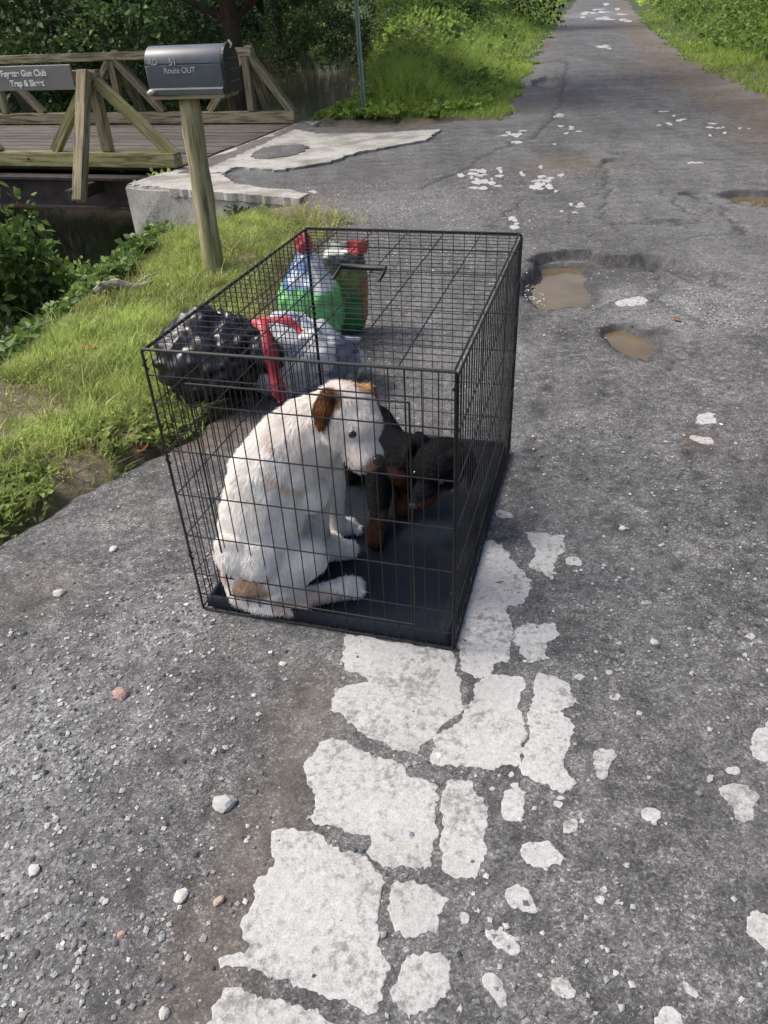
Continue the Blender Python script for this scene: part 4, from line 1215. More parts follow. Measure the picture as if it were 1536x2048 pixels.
# forelegs reaching forward
bl += chain([(CW(0.365, 0.60, 0.17), 0.062), (CW(0.370, 0.535, 0.115), 0.043), (CW(0.385, 0.465, 0.065), 0.032), (CW(0.392, 0.41, 0.046), 0.030), (CW(0.40, 0.375, 0.040), 0.030)])
bl += chain([(CW(0.46, 0.66, 0.17), 0.058), (CW(0.448, 0.63, 0.11), 0.042), (CW(0.440, 0.59, 0.06), 0.031), (CW(0.436, 0.555, 0.042), 0.030)])
# hind legs folded
for dw, dd_ in ((0.0, -0.05), (0.12, 0.10)):
    bl += chain([(CW(0.12 + dw, 0.84 + dd_, 0.13), 0.075), (CW(0.19 + dw, 0.78 + dd_, 0.12), 0.055), (CW(0.11 + dw, 0.84 + dd_, 0.055), 0.032), (CW(0.20 + dw, 0.76 + dd_, 0.042), 0.028)])
bl += chain([(CW(0.09, 0.89, 0.14), 0.03), (CW(0.06, 0.94, 0.08), 0.022), (CW(0.09, 0.99, 0.05), 0.014)])
bl += [(bp_(0, 0, 0), (0.092, 0.086, 0.076), BR), (bp_(0.03, 0, 0.01), (0.066, 0.066, 0.055), BR), (bp_(0.015, 0.034, -0.02), (0.05, 0.034, 0.038), BR), (bp_(0.015, -0.034, -0.02), (0.05, 0.034, 0.038), BR)]
bl += [(bp_(0.082, 0, -0.020), (0.062, 0.042, 0.038), BR), (bp_(0.115, 0, -0.024), (0.040, 0.031, 0.028), BR), (bp_(0.09, 0, -0.045), (0.050, 0.025, 0.018), BR)]
for s_ in (-1, 1):
    e0 = bp_(-0.015, s_ * 0.050, 0.048); e1 = bp_(-0.02, s_ * 0.082, 0.046); e2 = bp_(0.0, s_ * 0.100, 0.005); e3 = bp_(0.02, s_ * 0.098, -0.035)
    for (a, ra), (b_, rb) in (((e0, .022), (e1, .028)), ((e1, .028), (e2, .030)), ((e2, .030), (e3, .014))):
        for i in range(7):
            t = i / 7; bl.append((a.lerp(b_, t), (ra + (rb - ra) * t, (ra + (rb - ra) * t) * 0.42, ra + (rb - ra) * t), BR))
def bcol(p, nrm):
    z = p.z; l = BR.transposed() @ (p - Bc)
    j = mnoise.noise(p * 40) * 0.012
    blk = (0.0065, 0.007, 0.0085); tan = (0.062, 0.030, 0.017)
    if (p - Bc).length < 0.18:
        if l.x > 0.062 + j and l.z < -0.012 + j: return tan
        if (Vector((l.x - 0.062, abs(l.y) - 0.030, l.z - 0.032))).length < 0.012: return tan
        return blk
    w_ = Vector((p.x - C0[0], p.y - C0[1], 0)); cw = w_.dot(CRv); cd = w_.dot(CDv)
    if z < 0.082 + j * 3 and cd < 0.62: return tan
    if z < 0.06 + j * 2: return tan
    return blk
bbody = organic('body', bl, 0.0065, 3, M['coat'], bd, bcol)
for s_ in (-1, 1):
    bm = bmesh.new(); bmesh.ops.create_icosphere(bm, subdivisions=3, radius=0.011, matrix=Matrix.Translation(bp_(0.064, s_ * 0.040, 0.013)))
    link('eye', bm_mesh('eye', bm, True), M['eye'], bd)
bm = bmesh.new(); bmesh.ops.create_icosphere(bm, subdivisions=3, radius=1, matrix=Matrix.Translation(bp_(0.148, 0, -0.014)) @ BR.to_4x4() @ Matrix.Diagonal((0.012, 0.017, 0.013, 1)))
link('nose', bm_mesh('nose', bm, True), M['nose'], bd)
bl_dir = np.array(cdir(-0.6, 0.5, -0.5))
fur('fur', bbody, 30000, 0.012, M['hair'], lambda P_: np.tile(bl_dir, (len(P_), 1)), 0.88, 6)

# ------------------------------------------------------------------ leaves, grass, trees
def unit(a): return a / (np.linalg.norm(a, axis=1)[:, None] + 1e-9)
def leaf_arrays(P_, D, L, Wd, rng, tone, dry, fold=0.25, six=False):
    """leaves from stalk P_ along D, length L, half width Wd"""
    n = len(P_)
    D = unit(D); r = rng.normal(0, 1, (n, 3)); r[:, 2] += 0.9
    side = unit(np.cross(D, r)); nr = np.cross(side, D)
    L = L[:, None]; Wd = Wd[:, None]
    if six:
        pts = [P_, P_ + D * L * .32 + side * Wd + nr * Wd * fold, P_ + D * L * .68 + side * Wd * .8 + nr * Wd * fold * .5, P_ + D * L - nr * L * .12,
               P_ + D * L * .68 - side * Wd * .8 + nr * Wd * fold * .5, P_ + D * L * .32 - side * Wd + nr * Wd * fold]
        F1 = np.array([[0, 1, 2, 3], [0, 3, 4, 5]])
    else:
        pts = [P_, P_ + D * L * .45 + side * Wd + nr * Wd * fold, P_ + D * L - nr * L * .1, P_ + D * L * .45 - side * Wd + nr * Wd * fold]
        F1 = np.array([[0, 1, 2], [0, 2, 3]])
    k = len(pts)
    V = np.stack(pts, 1).reshape(-1, 3)
    F_ = (np.arange(n)[:, None, None] * k + F1[None]).reshape(-1, F1.shape[1])
    C = np.zeros((n, k, 3), np.float32); C[:, :, 0] = tone[:, None]; C[:, :, 1] = dry[:, None]
    return V, F_, C.reshape(-1, 3)

def grass_arrays(P_, H, Wd, rng, tone, dry, lean=0.5):
    n = len(P_)
    az = rng.uniform(0, 2 * np.pi, n); d = np.stack([np.cos(az), np.sin(az), np.zeros(n)], 1)
    s = np.stack([-np.sin(az + rng.normal(0, .6, n)), np.cos(az), np.zeros(n)], 1)
    k = (lean * rng.uniform(0.2, 1.3, n) * H)[:, None]; H = H[:, None]; Wd = Wd[:, None]
    z = np.array([[0, 0, 1.0]])
    m1 = P_ + z * H * .55 + d * k * .3; tip = P_ + z * H * .95 + d * k
    V = np.stack([P_ - s * Wd, P_ + s * Wd, m1 + s * Wd * .7, m1 - s * Wd * .7, tip], 1).reshape(-1, 3)
    b0 = np.arange(n)[:, None] * 5
    F_ = np.concatenate([b0 + np.array([[0, 1, 2]]), b0 + np.array([[0, 2, 3]]), b0 + np.array([[3, 2, 4]])])
    C = np.zeros((n, 5, 3), np.float32); C[:, :, 0] = tone[:, None]; C[:, :, 1] = dry[:, None]
    return V, F_, C.reshape(-1, 3)

def cat(parts):
    Vs, Fs, Cs = [], [], []; o = 0
    for V, F_, C in parts:
        Vs.append(V); Fs.append(F_ + o); Cs.append(C); o += len(V)
    return np.concatenate(Vs), np.concatenate(Fs), np.concatenate(Cs)

def stuff(name, parts, mat, label=None, cat_=None):
    V, F_, C = cat(parts)
    o = link(name, mesh_np(name, V, F_, False, C), mat)
    tag(o, label, cat_, None, 'stuff')
    return o

def scatter(n, x0, x1, y0, y1, ok, rng):
    x = rng.uniform(x0, x1, n); y = rng.uniform(y0, y1, n)
    k = ok(x, y); x, y = x[k], y[k]
    return np.stack([x, y, ground_z(x, y)], 1)

rng = np.random.default_rng(5)
# --- short verge grass between the pavement and the creek bank (left of the crate, round the post)
def verge_ok(x, y):
    u, n = UNc(x, y)
    sdp = pave_sd(x, y)
    bare = fbm(x * 1.7 + 3, y * 1.7, 101) + 0.5 * (fbm(x * 6, y * 6, 102) - 0.5)
    edge = sstep(0.02, -0.12, sdp)
    keep = rng.random(x.shape) < np.clip(edge * (0.06 + 1.3 * sstep(0.43, 0.60, bare)), 0, 1)
    return keep & (u < road_ue(n) + 1.2) & (n < 6.6) & (sdp < 0.03)
P_ = scatter(330000, -3.6, 0.1, 1.2, 6.7, verge_ok, rng)
n = len(P_)
patch = fbm(P_[:, 0] * 2.3, P_[:, 1] * 2.3, 111)
dist = np.hypot(P_[:, 0], P_[:, 1])
tone = np.clip(0.45 + 1.8 * (patch - 0.5) + rng.normal(0, .25, n), 0, 1); dry = np.clip(rng.normal(0.08, .34, n) + 1.8 * (0.48 - patch), 0, .95)
ga = grass_arrays(P_, rng.uniform(0.018, 0.060, n) * (0.7 + patch * .8), rng.uniform(0.0013, 0.0026, n), rng, tone, dry, 0.9)
# clover and broad small leaves in the sward
P2 = scatter(60000, -3.6, 0.1, 1.2, 6.7, lambda x, y: verge_ok(x, y) & (fbm(x * 3.1, y * 3.1, 121) > 0.52), rng)
m_ = len(P2); P2[:, 2] += rng.uniform(0.005, 0.04, m_)
la = leaf_arrays(P2, np.stack([rng.normal(0, 1, m_), rng.normal(0, 1, m_), rng.uniform(0, .5, m_)], 1), rng.uniform(.010, .024, m_), rng.uniform(.004, .010, m_), rng, rng.uniform(.3, 1, m_), np.clip(rng.normal(-.2, .2, m_), 0, 1))
P5 = scatter(900, -3.2, 0.0, 1.4, 6.4, lambda x, y: (pave_sd(x, y) < .06) & (UNc(x, y)[0] < road_ue(UNc(x, y)[1]) + .8), rng)
P5 = np.repeat(P5, 14, axis=0) + np.concatenate([rng.normal(0, .022, (len(P5) * 14, 2)), np.zeros((len(P5) * 14, 1))], 1); m5 = len(P5)
tuft = grass_arrays(P5, rng.uniform(.05, .15, m5), rng.uniform(.0018, .0034, m5), rng, np.repeat(rng.uniform(.1, 1, m5 // 14), 14), np.clip(np.repeat(rng.normal(.05, .3, m5 // 14), 14), 0, .9), 1.1)
P4 = scatter(16000, -3.2, 0.0, 1.4, 6.3, lambda x, y: (pave_sd(x, y) < .10) & (fbm(x * 2.5 + 8, y * 2.5, 127) > .42) & (UNc(x, y)[0] < road_ue(UNc(x, y)[1]) + .6), rng)
m4 = len(P4); P4[:, 2] += rng.uniform(.004, .03, m4); L4 = rng.uniform(.03, .11, m4)
straw = leaf_arrays(P4, np.stack([rng.normal(0, 1, m4), rng.normal(0, 1, m4), rng.normal(0, .12, m4)], 1), L4, np.full(m4, .0016), rng, rng.uniform(.3, 1, m4), rng.uniform(.6, 1, m4))
P3 = scatter(26000, -2.2, -.5, 1.4, 3.2, lambda x, y: (pave_sd(x, y) < .11 * rng.random(x.shape)) & (pave_sd(x, y) > -.26) & (fbm(x * 4, y * 4, 125) > .44), rng)
m3 = len(P3); P3[:, 2] += rng.uniform(.004, .03, m3); L3 = rng.uniform(.02, .055, m3)
lb_ = leaf_arrays(P3, np.stack([rng.normal(0, 1, m3), rng.normal(0, 1, m3), rng.uniform(.1, .8, m3)], 1), L3, L3 * rng.uniform(.16, .36, m3), rng, rng.uniform(0, .6, m3), np.clip(rng.normal(-.2, .2, m3), 0, 1))
stuff('verge_grass', [ga, la, lb_, straw, tuft], M['grass'])

# --- weeds on the near creek bank, left edge
def weeds(name, P_, hmax, per, size, mat, rng, stem=True, six=True, label=None):
    """each plant: a bundle of leaning stems with leaves up their length"""
    parts = []; n = len(P_)
    ns = per
    base = np.repeat(P_, ns, axis=0)
    h = np.repeat(hmax, ns) * rng.uniform(.35, 1.0, n * ns)
    t = rng.uniform(.15, 1.0, n * ns) ** .7
    az = rng.uniform(0, 2 * np.pi, n * ns); sp = h * rng.uniform(.05, .55, n * ns)
    pos = base + np.stack([np.cos(az) * sp * t, np.sin(az) * sp * t, h * t * (1 - .25 * t)], 1)
    d = np.stack([np.cos(az) * 1.0 + rng.normal(0, .6, n * ns), np.sin(az) + rng.normal(0, .6, n * ns), rng.normal(.15, .45, n * ns)], 1)
    L = size * rng.uniform(.55, 1.35, n * ns)
    tone_p = np.repeat(np.clip(rng.normal(.5, .22, n), 0, 1), ns)
    tone = np.clip(tone_p + rng.normal(0, .18, n * ns), 0, 1)
    parts.append(leaf_arrays(pos, d, L, L * rng.uniform(.26, .42, n * ns), rng, tone, np.clip(rng.normal(-.45, .25, n * ns), 0, 1), .25, six))
    if stem:
        k = max(1, n * 3)
        bi = rng.integers(0, n, k); hh = hmax[bi] * rng.uniform(.5, 1, k)
        g = grass_arrays(P_[bi], hh, np.full(k, .0022), rng, rng.uniform(.1, .5, k), rng.uniform(.1, .5, k), .5)
        V, F3, C = g
        if six: F3 = np.concatenate([F3, F3[:, 2:3]], 1)      # keep one face size per mesh
        stems = (V, g[1], C)
        return parts, stems
    return parts, None

def bank_near(x, y):
    u, n = UNc(x, y)
    return (u > road_ue(n) + 0.15 + 0.5 * (fbm(x * 2, y * 2, 7) - .5)) & (u < road_ue(n) + 3.0) & (n > 1.0) & (n < 6.25)
P_ = scatter(9500, -6.5, -1.2, 1.5, 8.5, bank_near, rng)
u_, n_ = UNc(P_[:, 0], P_[:, 1])
hm = 0.18 + 0.62 * sstep(0.2, 1.3, u_ - road_ue(n_)) * rng.uniform(.6, 1.2, len(P_))
hm = hm * np.interp(n_, [4.6, 6.2], [1.0, 0.6])
lv, st = weeds('w', P_, hm, 26, 0.050, None, rng)
V, F_, C = cat(lv)
o = link('bank_weeds', mesh_np('bank_weeds', V, F_, False, C), M['leaf_mid']); tag(o, kind='stuff')
if st: o = link('weed_stems', mesh_np('weed_stems', *st[:2], False, st[2]), M['leaf_mid']); tag(o, kind='stuff')

# --- shrubs: stems that fork, leaves on the twigs
def shrub(name, base, height, spread, nl, size, mat, label, seed, group=None, cat_='shrub', lean=(0, 0), clumps=14, six=True):
    rg = np.random.default_rng(seed); rnd = random.Random(seed)
    root = empty(name, Vector(base), label, cat_, group)
    mb = MB(); tips = []
    base = Vector(base)
    for k in range(clumps):
        a = rnd.uniform(0, 6.28); rr = spread * math.sqrt(rnd.random()); hh = height * rnd.uniform(.45, 1.0) * (1 - .35 * (rr / spread) ** 2)
        tip = base + Vector((math.cos(a) * rr + lean[0] * hh, math.sin(a) * rr + lean[1] * hh, hh))
        mid = base.lerp(tip, .55) + Vector((rnd.uniform(-.1, .1), rnd.uniform(-.1, .1), .12 * hh))
        mb.tube([base + Vector((rnd.uniform(-.05, .05), rnd.uniform(-.05, .05), -.1)), mid, tip], [.016 * height, .010 * height, .003 * height], 5, False)
        tips.append((mid, tip, rnd.uniform(.16, .34) * spread))
    mb.build('stems', M['bark'], root)
    pos = []; d = []; tone = []
    for (mid, tip, r) in tips:
        m = nl // clumps
        t = rg.uniform(-.2, 1.1, m)[:, None]
        c = np.array(mid)[None] * (1 - t) + np.array(tip)[None] * t
        v = rg.normal(0, 1, (m, 3)); v = unit(v) * (rg.uniform(.3, 1, m) ** .5)[:, None] * r * np.array([[1, 1, .75]])
        pos.append(c + v); d.append(unit(v) + rg.normal(0, .5, (m, 3)) + np.array([[0, 0, -.15]]))
        tone.append(np.clip(rnd.gauss(.5, .15) + rg.normal(0, .18, m), 0, 1))
    pos = np.concatenate(pos); d = np.concatenate(d); tone = np.concatenate(tone); m = len(pos)
    L = size * rg.uniform(.6, 1.3, m)
    V, F_, C = leaf_arrays(pos, d, L, L * rg.uniform(.26, .4, m), rg, tone, np.clip(rg.normal(-.5, .25, m), 0, 1), .25, six)
    lf = link('foliage', mesh_np('foliage', V, F_, False, C), mat, root); tag(lf, kind='stuff')
    return root

def at_un(u, n, dz=0.0):
    p = W(u, n); return Vector((p.x, p.y, float(ground_z(np.array([p.x]), np.array([p.y]))[0]) + dz))
shrub('weed_shrub', at_un(3.98, 4.22), 1.85, 0.36, 4200, 0.060, M['leaf_mid'], 'leafy green shrub at the left edge in front of the bridge', 31, lean=(-.05, -.1), clumps=20)
shrub('weed_shrub', at_un(4.25, 4.62), 1.18, 0.55, 4600, 0.055, M['leaf_dark'], 'darker shrub on the near creek bank below the leafy one', 32, clumps=20)
shrub('weed_shrub', at_un(3.80, 4.55), 0.72, 0.50, 4200, 0.048, M['leaf_mid'], 'low dense bush where the grass falls to the creek', 33, clumps=18)
shrub('weed_shrub', at_un(3.62, 3.75), 0.62, 0.42, 3200, 0.045, M['leaf_dark'], 'dark low bush at the left edge beside the mown grass', 38, clumps=16)
shrub('weed_shrub', at_un(3.95, 5.15), 0.45, 0.34, 2000, 0.045, M['leaf_mid'], 'small bush in the hollow left of the mailbox post', 39, clumps=14)
shrub('creek_sapling', at_un(4.45, 5.35, .0), 1.45, 0.42, 420, 0.065, M['leaf_mid'], 'sparse sapling with pale leaves over the dark water under the bridge', 34, cat_='sapling', clumps=9)
shrub('wall_vine', Vector(W(4.78, 7.15, -0.35)), 0.42, 0.22, 330, 0.055, M['leaf_lime'], 'vine climbing between the railing foot and the abutment', 35, cat_='vine', clumps=7)
shrub('wall_vine', Vector(W(4.2, 6.20, -0.5)), 0.36, 0.18, 300, 0.05, M['leaf_mid'], 'small weed growing against the pale abutment wall', 36, cat_='weed', clumps=6)
shrub('wall_vine', Vector(W(3.3, 6.15, -0.22)), 0.2, 0.2, 260, 0.045, M['leaf_dark'], 'dark weed under the apron edge right of the mailbox post', 37, cat_='weed', clumps=6)

# --- roadside left of the road beyond the bridge: grass by the tar, weeds and mounds behind
def roadside_ok(x, y):
    u, n = UNc(x, y); t = x * RDY - y * RDX
    sdp = pave_sd(x, y)
    return (sdp < 0.02 + .35 * (rng.random(x.shape) ** 4)) & (n > 11.05) & (t < 3.0) & (u < road_ue(n) + 1.0)
P_ = np.concatenate([scatter(150000, -2.5, 6, 10.5, 20, roadside_ok, rng), scatter(110000, -6, 14, 20, 50, roadside_ok, rng)])
sdp = -pave_sd(P_[:, 0], P_[:, 1]); n = len(P_)
far = np.hypot(P_[:, 0], P_[:, 1])
pt = fbm(P_[:, 0] * 1.2, P_[:, 1] * 1.2, 131)
H = (0.06 + 0.42 * sstep(.1, 1.6, sdp)) * rng.uniform(.5, 1.3, n) * (.6 + .9 * pt)
u_, n_ = UNc(P_[:, 0], P_[:, 1]); H = H * np.where(u_ > .325 * n_, .3, 1)
ga = grass_arrays(P_, H, rng.uniform(.003, .006, n) * np.interp(far, [10, 50], [1, 2.2]), rng, np.clip(.35 + .9 * pt - .2 + rng.normal(0, .2, n), 0, 1), np.clip(rng.normal(-.25, .25, n), 0, .8), .7)
stuff('roadside_grass', [ga], M['leaf_lime'])
P_ = np.concatenate([scatter(9000, -3.5, 5, 10.5, 20, lambda x, y: roadside_ok(x, y) & (pave_sd(x, y) < -.35), rng), scatter(9000, -7, 13, 20, 45, lambda x, y: roadside_ok(x, y) & (pave_sd(x, y) < -.6), rng)])
sdp = -pave_sd(P_[:, 0], P_[:, 1]); far = np.hypot(P_[:, 0], P_[:, 1])
hm = (.16 + .75 * sstep(.5, 2.6, sdp)) * (.35 + 1.3 * fbm(P_[:, 0] * .9, P_[:, 1] * .9, 141))
u_, n_ = UNc(P_[:, 0], P_[:, 1]); hm = hm * np.where(u_ > .325 * n_, np.where(n_ < 12.6, .45, .22), 1)
lv, st = weeds('w', P_, hm, 16, 0.085, None, rng, six=False)
V, F_, C = cat(lv)
tag(link('roadside_weeds', mesh_np('roadside_weeds', V, F_, False, C), M['leaf_lime']), kind='stuff')
sel = (fbm(P_[:, 0] * .7, P_[:, 1] * .7, 145) > .5) & (sdp > .8)
lv, st = weeds('w', P_[sel] + np.array([[.15, .1, 0]]), hm[sel] * 1.15, 14, 0.12, None, rng, six=False)
V, F_, C = cat(lv)
tag(link('roadside_brambles', mesh_np('roadside_brambles', V, F_, False, C), M['leaf_mid']), kind='stuff')
st_ = grass_arrays(P_[~sel], hm[~sel] * rng.uniform(.8, 1.5, (~sel).sum()), np.full((~sel).sum(), .004), rng, rng.uniform(.3, 1, (~sel).sum()), rng.uniform(.1, .8, (~sel).sum()), .5)
stuff('roadside_stalks', [st_], M['leaf_lime'])

# --- right bank
def right_ok(x, y):
    t = x * RDY - y * RDX
    return (pave_sd(x, y) < 0.05 + .4 * (rng.random(x.shape) ** 4)) & (t > 2.2)
P_ = np.concatenate([scatter(70000, 5.5, 13, 10, 22, right_ok, rng), scatter(60000, 6.5, 22, 22, 50, right_ok, rng)])
sdp = -pave_sd(P_[:, 0], P_[:, 1]); n = len(P_); far = np.hypot(P_[:, 0], P_[:, 1]); pt = fbm(P_[:, 0] * .9, P_[:, 1] * .9, 151)
H = (.05 + .26 * sstep(.2, 1.8, sdp)) * rng.uniform(.5, 1.3, n) * (.5 + pt)
ga = grass_arrays(P_, H, rng.uniform(.003, .006, n) * np.interp(far, [10, 50], [1.1, 2.4]), rng, np.clip(.30 + .8 * pt - .2 + rng.normal(0, .2, n), 0, 1), np.clip(rng.normal(-.2, .25, n), 0, .8), .7)
stuff('right_bank_grass', [ga], M['leaf_lime'])
P_ = np.concatenate([scatter(5000, 6, 14, 10, 24, lambda x, y: right_ok(x, y) & (pave_sd(x, y) < -.9), rng), scatter(4500, 8, 24, 24, 50, lambda x, y: right_ok(x, y) & (pave_sd(x, y) < -.9), rng)])
sdp = -pave_sd(P_[:, 0], P_[:, 1])
hm = (.25 + 1.0 * sstep(.9, 3.0, sdp)) * (.4 + 1.2 * fbm(P_[:, 0] * .8, P_[:, 1] * .8, 161))
lv, st = weeds('w', P_, hm, 16, 0.10, None, rng, six=False)
V, F_, C = cat(lv)
tag(link('right_bank_weeds', mesh_np('right_bank_weeds', V, F_, False, C), M['leaf_mid']), kind='stuff')

# --- woodland: leafy mass on the far bank, along the creek and behind the right bank
def clump_mass(C_, R_, per, size, rg, sq=.75):
    k = len(C_); m = k * per
    v = unit(rg.normal(0, 1, (m, 3))); v[:, 2] = np.where(v[:, 2] < -.3, -v[:, 2], v[:, 2])
    r = np.repeat(R_, per) * rg.uniform(.55, 1.05, m)
    pos = np.repeat(C_, per, axis=0) + v * r[:, None] * np.array([[1, 1, sq]])
    L = size * np.repeat(rg.uniform(.65, 1.6, k), per) * rg.uniform(.5, 1.4, m)
    tone = np.clip(np.repeat(rg.normal(.40, .30, k), per) + rg.normal(0, .18, m), 0, 1)
    return leaf_arrays(pos, v + rg.normal(0, .55, (m, 3)) + np.array([[0, 0, -.25]]), L, L * rg.uniform(.26, .42, m), rg, tone, np.clip(rg.normal(-.6, .25, m), 0, 1))
Cs = []
k = 0
while k < 520:                                      # across the creek
    n_ = rng.uniform(5, 60) if k % 3 else rng.uniform(8, 30); u_ = float(road_ue(n_)) + np.interp(n_, [12, 20, 40], [6.6, 5.6, 4.8]) + 8.5 * rng.random()
    p = W(u_, n_); g = float(ground_z(np.array([p.x]), np.array([p.y]))[0])
    Cs.append((p.x, p.y, max(g, -1.5) + rng.uniform(-.2, 3.2))); k += 1
while k < 800:                                      # closing the creek's far bend
    n_ = rng.uniform(36, 58); u_ = float(road_ue(n_)) + rng.uniform(-7, 9)
    p = W(u_, n_); Cs.append((p.x, p.y, rng.uniform(-1.3, 3.5))); k += 1
Cs = np.array(Cs); R_ = rng.uniform(.5, 1.25, len(Cs))
stuff('far_bank_woodland', [clump_mass(Cs, R_, 330, .095, rng)], M['leaf_dark'])
Cs = []
for k in range(70):                                 # overhanging the right bank of the creek
    n_ = rng.uniform(14, 40); u_ = float(road_ue(n_)) + rng.uniform(-2.6, .2)
    p = W(u_, n_); sdq = float(pave_sd(np.array([p.x]), np.array([p.y]))[0])
    if sdq > -2.0 or (u_ > .325 * n_ and n_ < 31): continue
    Cs.append((p.x, p.y, rng.uniform(.1, 1.1)))
Cs = np.array(Cs); R_ = rng.uniform(.35, .8, len(Cs))
stuff('creekside_vines', [clump_mass(Cs, R_, 420, .08, rng)], M['leaf_mid'])
Cs = []
while len(Cs) < 90:
    s_ = rng.uniform(16, 90); x, y = s_ * RDX, s_ * RDY
    e = -poly_sd(np.array([x]), np.array([y]), PAVE)[0]
    t_ = rng.uniform(-14, -1.0); x, y = s_ * RDX + t_ * RDY, s_ * RDY - t_ * RDX
    sdq = float(pave_sd(np.array([x]), np.array([y]))[0]); u_, n_ = UNc(x, y)
    if sdq > -1.3 - .03 * s_ or sdq < -7 or u_ > road_ue(n_) + .5 or (u_ > .325 * n_ and n_ < 31): continue
    Cs.append((x, y, .15 + .9 * rng.random() * min(1, (-sdq - 1) / 2) + .012 * s_))
Cs = np.array(Cs); R_ = rng.uniform(.35, .9, len(Cs)) * np.interp(np.hypot(Cs[:, 0], Cs[:, 1]), [15, 80], [.8, 1.8])
stuff('roadside_mounds', [clump_mass(Cs, R_, 420, .085, rng)], M['leaf_lime'])
Cs = []
while len(Cs) < 260:
    s_ = 11 + 64 * rng.random() ** 1.4; t_ = rng.uniform(4.0, 12)
    x, y = s_ * RDX + t_ * RDY, s_ * RDY - t_ * RDX
    if float(pave_sd(np.array([x]), np.array([y]))[0]) > -2.0: continue
    Cs.append((x, y, float(ground_z(np.array([x]), np.array([y]))[0]) + rng.uniform(.1, 2.4)))
Cs = np.array(Cs); R_ = rng.uniform(.5, 1.1, len(Cs))
stuff('right_bank_woodland', [clump_mass(Cs, R_, 300, .09, rng)], M['leaf_dark'])

Cs = []
while len(Cs) < 260:
    s_ = rng.uniform(45, 150); t_ = rng.uniform(-45, 45); x, y = s_ * RDX + t_ * RDY, s_ * RDY - t_ * RDX
    if float(poly_sd(np.array([x]), np.array([y]), PAVE)[0]) > -4.5: continue
    Cs.append((x, y, float(ground_z(np.array([x]), np.array([y]))[0]) + rng.uniform(.2, 2.6)))
Cs = np.array(Cs); R_ = rng.uniform(1.2, 2.6, len(Cs))
Cn = []
while len(Cn) < 240:
    s_ = 42 + 108 * rng.random(); t_ = rng.uniform(-12, 14); x, y = s_ * RDX + t_ * RDY, s_ * RDY - t_ * RDX
    q = float(poly_sd(np.array([x]), np.array([y]), PAVE)[0])
    if q > -.9 or q < -6: continue
    Cn.append((x, y, float(ground_z(np.array([x]), np.array([y]))[0]) + .1))
Cn = np.array(Cn)
stuff('distant_verge', [clump_mass(Cn, rng.uniform(.6, 1.2, len(Cn)), 260, .16, rng)], M['leaf_lime'])
stuff('distant_woodland', [clump_mass(Cs, R_, 300, .26, rng)], M['leaf_mid'])

# --- trees
def make_tree(seed, height, trunk_r, crown_z, crown_r, nl, size, leafmat, barkmat):
    rnd = random.Random(seed); rg = np.random.default_rng(seed)
    mb = MB()
    path = [Vector((0, 0, -.4))]; x = y = 0
    for i in range(1, 9):
        x += rnd.uniform(-.12, .12); y += rnd.uniform(-.12, .12); path.append(Vector((x, y, height * .8 * i / 8)))
    rad = [trunk_r * (1.35 if i == 0 else 1) * (1 - .8 * i / 8) for i in range(9)]
    vs, fs = tube_np(path, rad, 12)
    vs = [v + mnoise.noise_vector(v * 2.5) * trunk_r * .18 for v in vs]
    mb.add(vs, fs)
    Cc = []
    for k in range(16):
        i = rnd.randint(3, 8); b0 = path[i]; a = rnd.uniform(0, 6.28); L = crown_r * rnd.uniform(.5, 1.0)
        e = b0 + Vector((math.cos(a) * L, math.sin(a) * L, rnd.uniform(.1, .5) * L))
        if e.z < crown_z: e.z = crown_z + rnd.uniform(0, .5)
        mb.tube([b0, b0.lerp(e, .5) + Vector((0, 0, .12 * L)), e], [rad[i] * .45, rad[i] * .28, .02], 6, False)
        for q in range(4):
            p = b0.lerp(e, rnd.uniform(.45, 1.1)); Cc.append((p.x + rnd.gauss(0, .4), p.y + rnd.gauss(0, .4), max(crown_z, p.z + rnd.gauss(0, .5))))
    Cc = np.array(Cc); R_ = rg.uniform(.5, 1.1, len(Cc)) * crown_r * .26
    V, F_, C = clump_mass(Cc, R_, nl // len(Cc), size, rg)
    return mesh_py('trunk', mb.v, mb.f, True), mesh_np('crown', V, F_, False, C), barkmat, leafmat
TA = make_tree(3, 10.5, .21, 3.8, 3.6, 6400, .26, M['leaf_dark'], M['bark'])
TB = make_tree(8, 12.5, .40, 4.2, 4.2, 6400, .28, M['leaf_dark'], M['bark_dark'])
def tree(base, kind, label, scale=1.0, rz=0.0, group='trees round the creek'):
    r = empty('tree', Vector(base), label, 'tree', group)
    mw = Matrix.Translation(base) @ Matrix.Rotation(rz, 4, 'Z') @ Matrix.Scale(scale, 4)
    link('trunk', kind[0], kind[2], r, mw); c = link('crown', kind[1], kind[3], r, mw)
    return r
tree(at_un(6.55, 12.9), TA, 'brown-trunked tree behind the far railing, just right of the mailbox', 1.0, .4)
tree(at_un(18.4, 20.0), TB, 'big dark trunk at the left edge beyond the bridge', 1.0, 1.0)
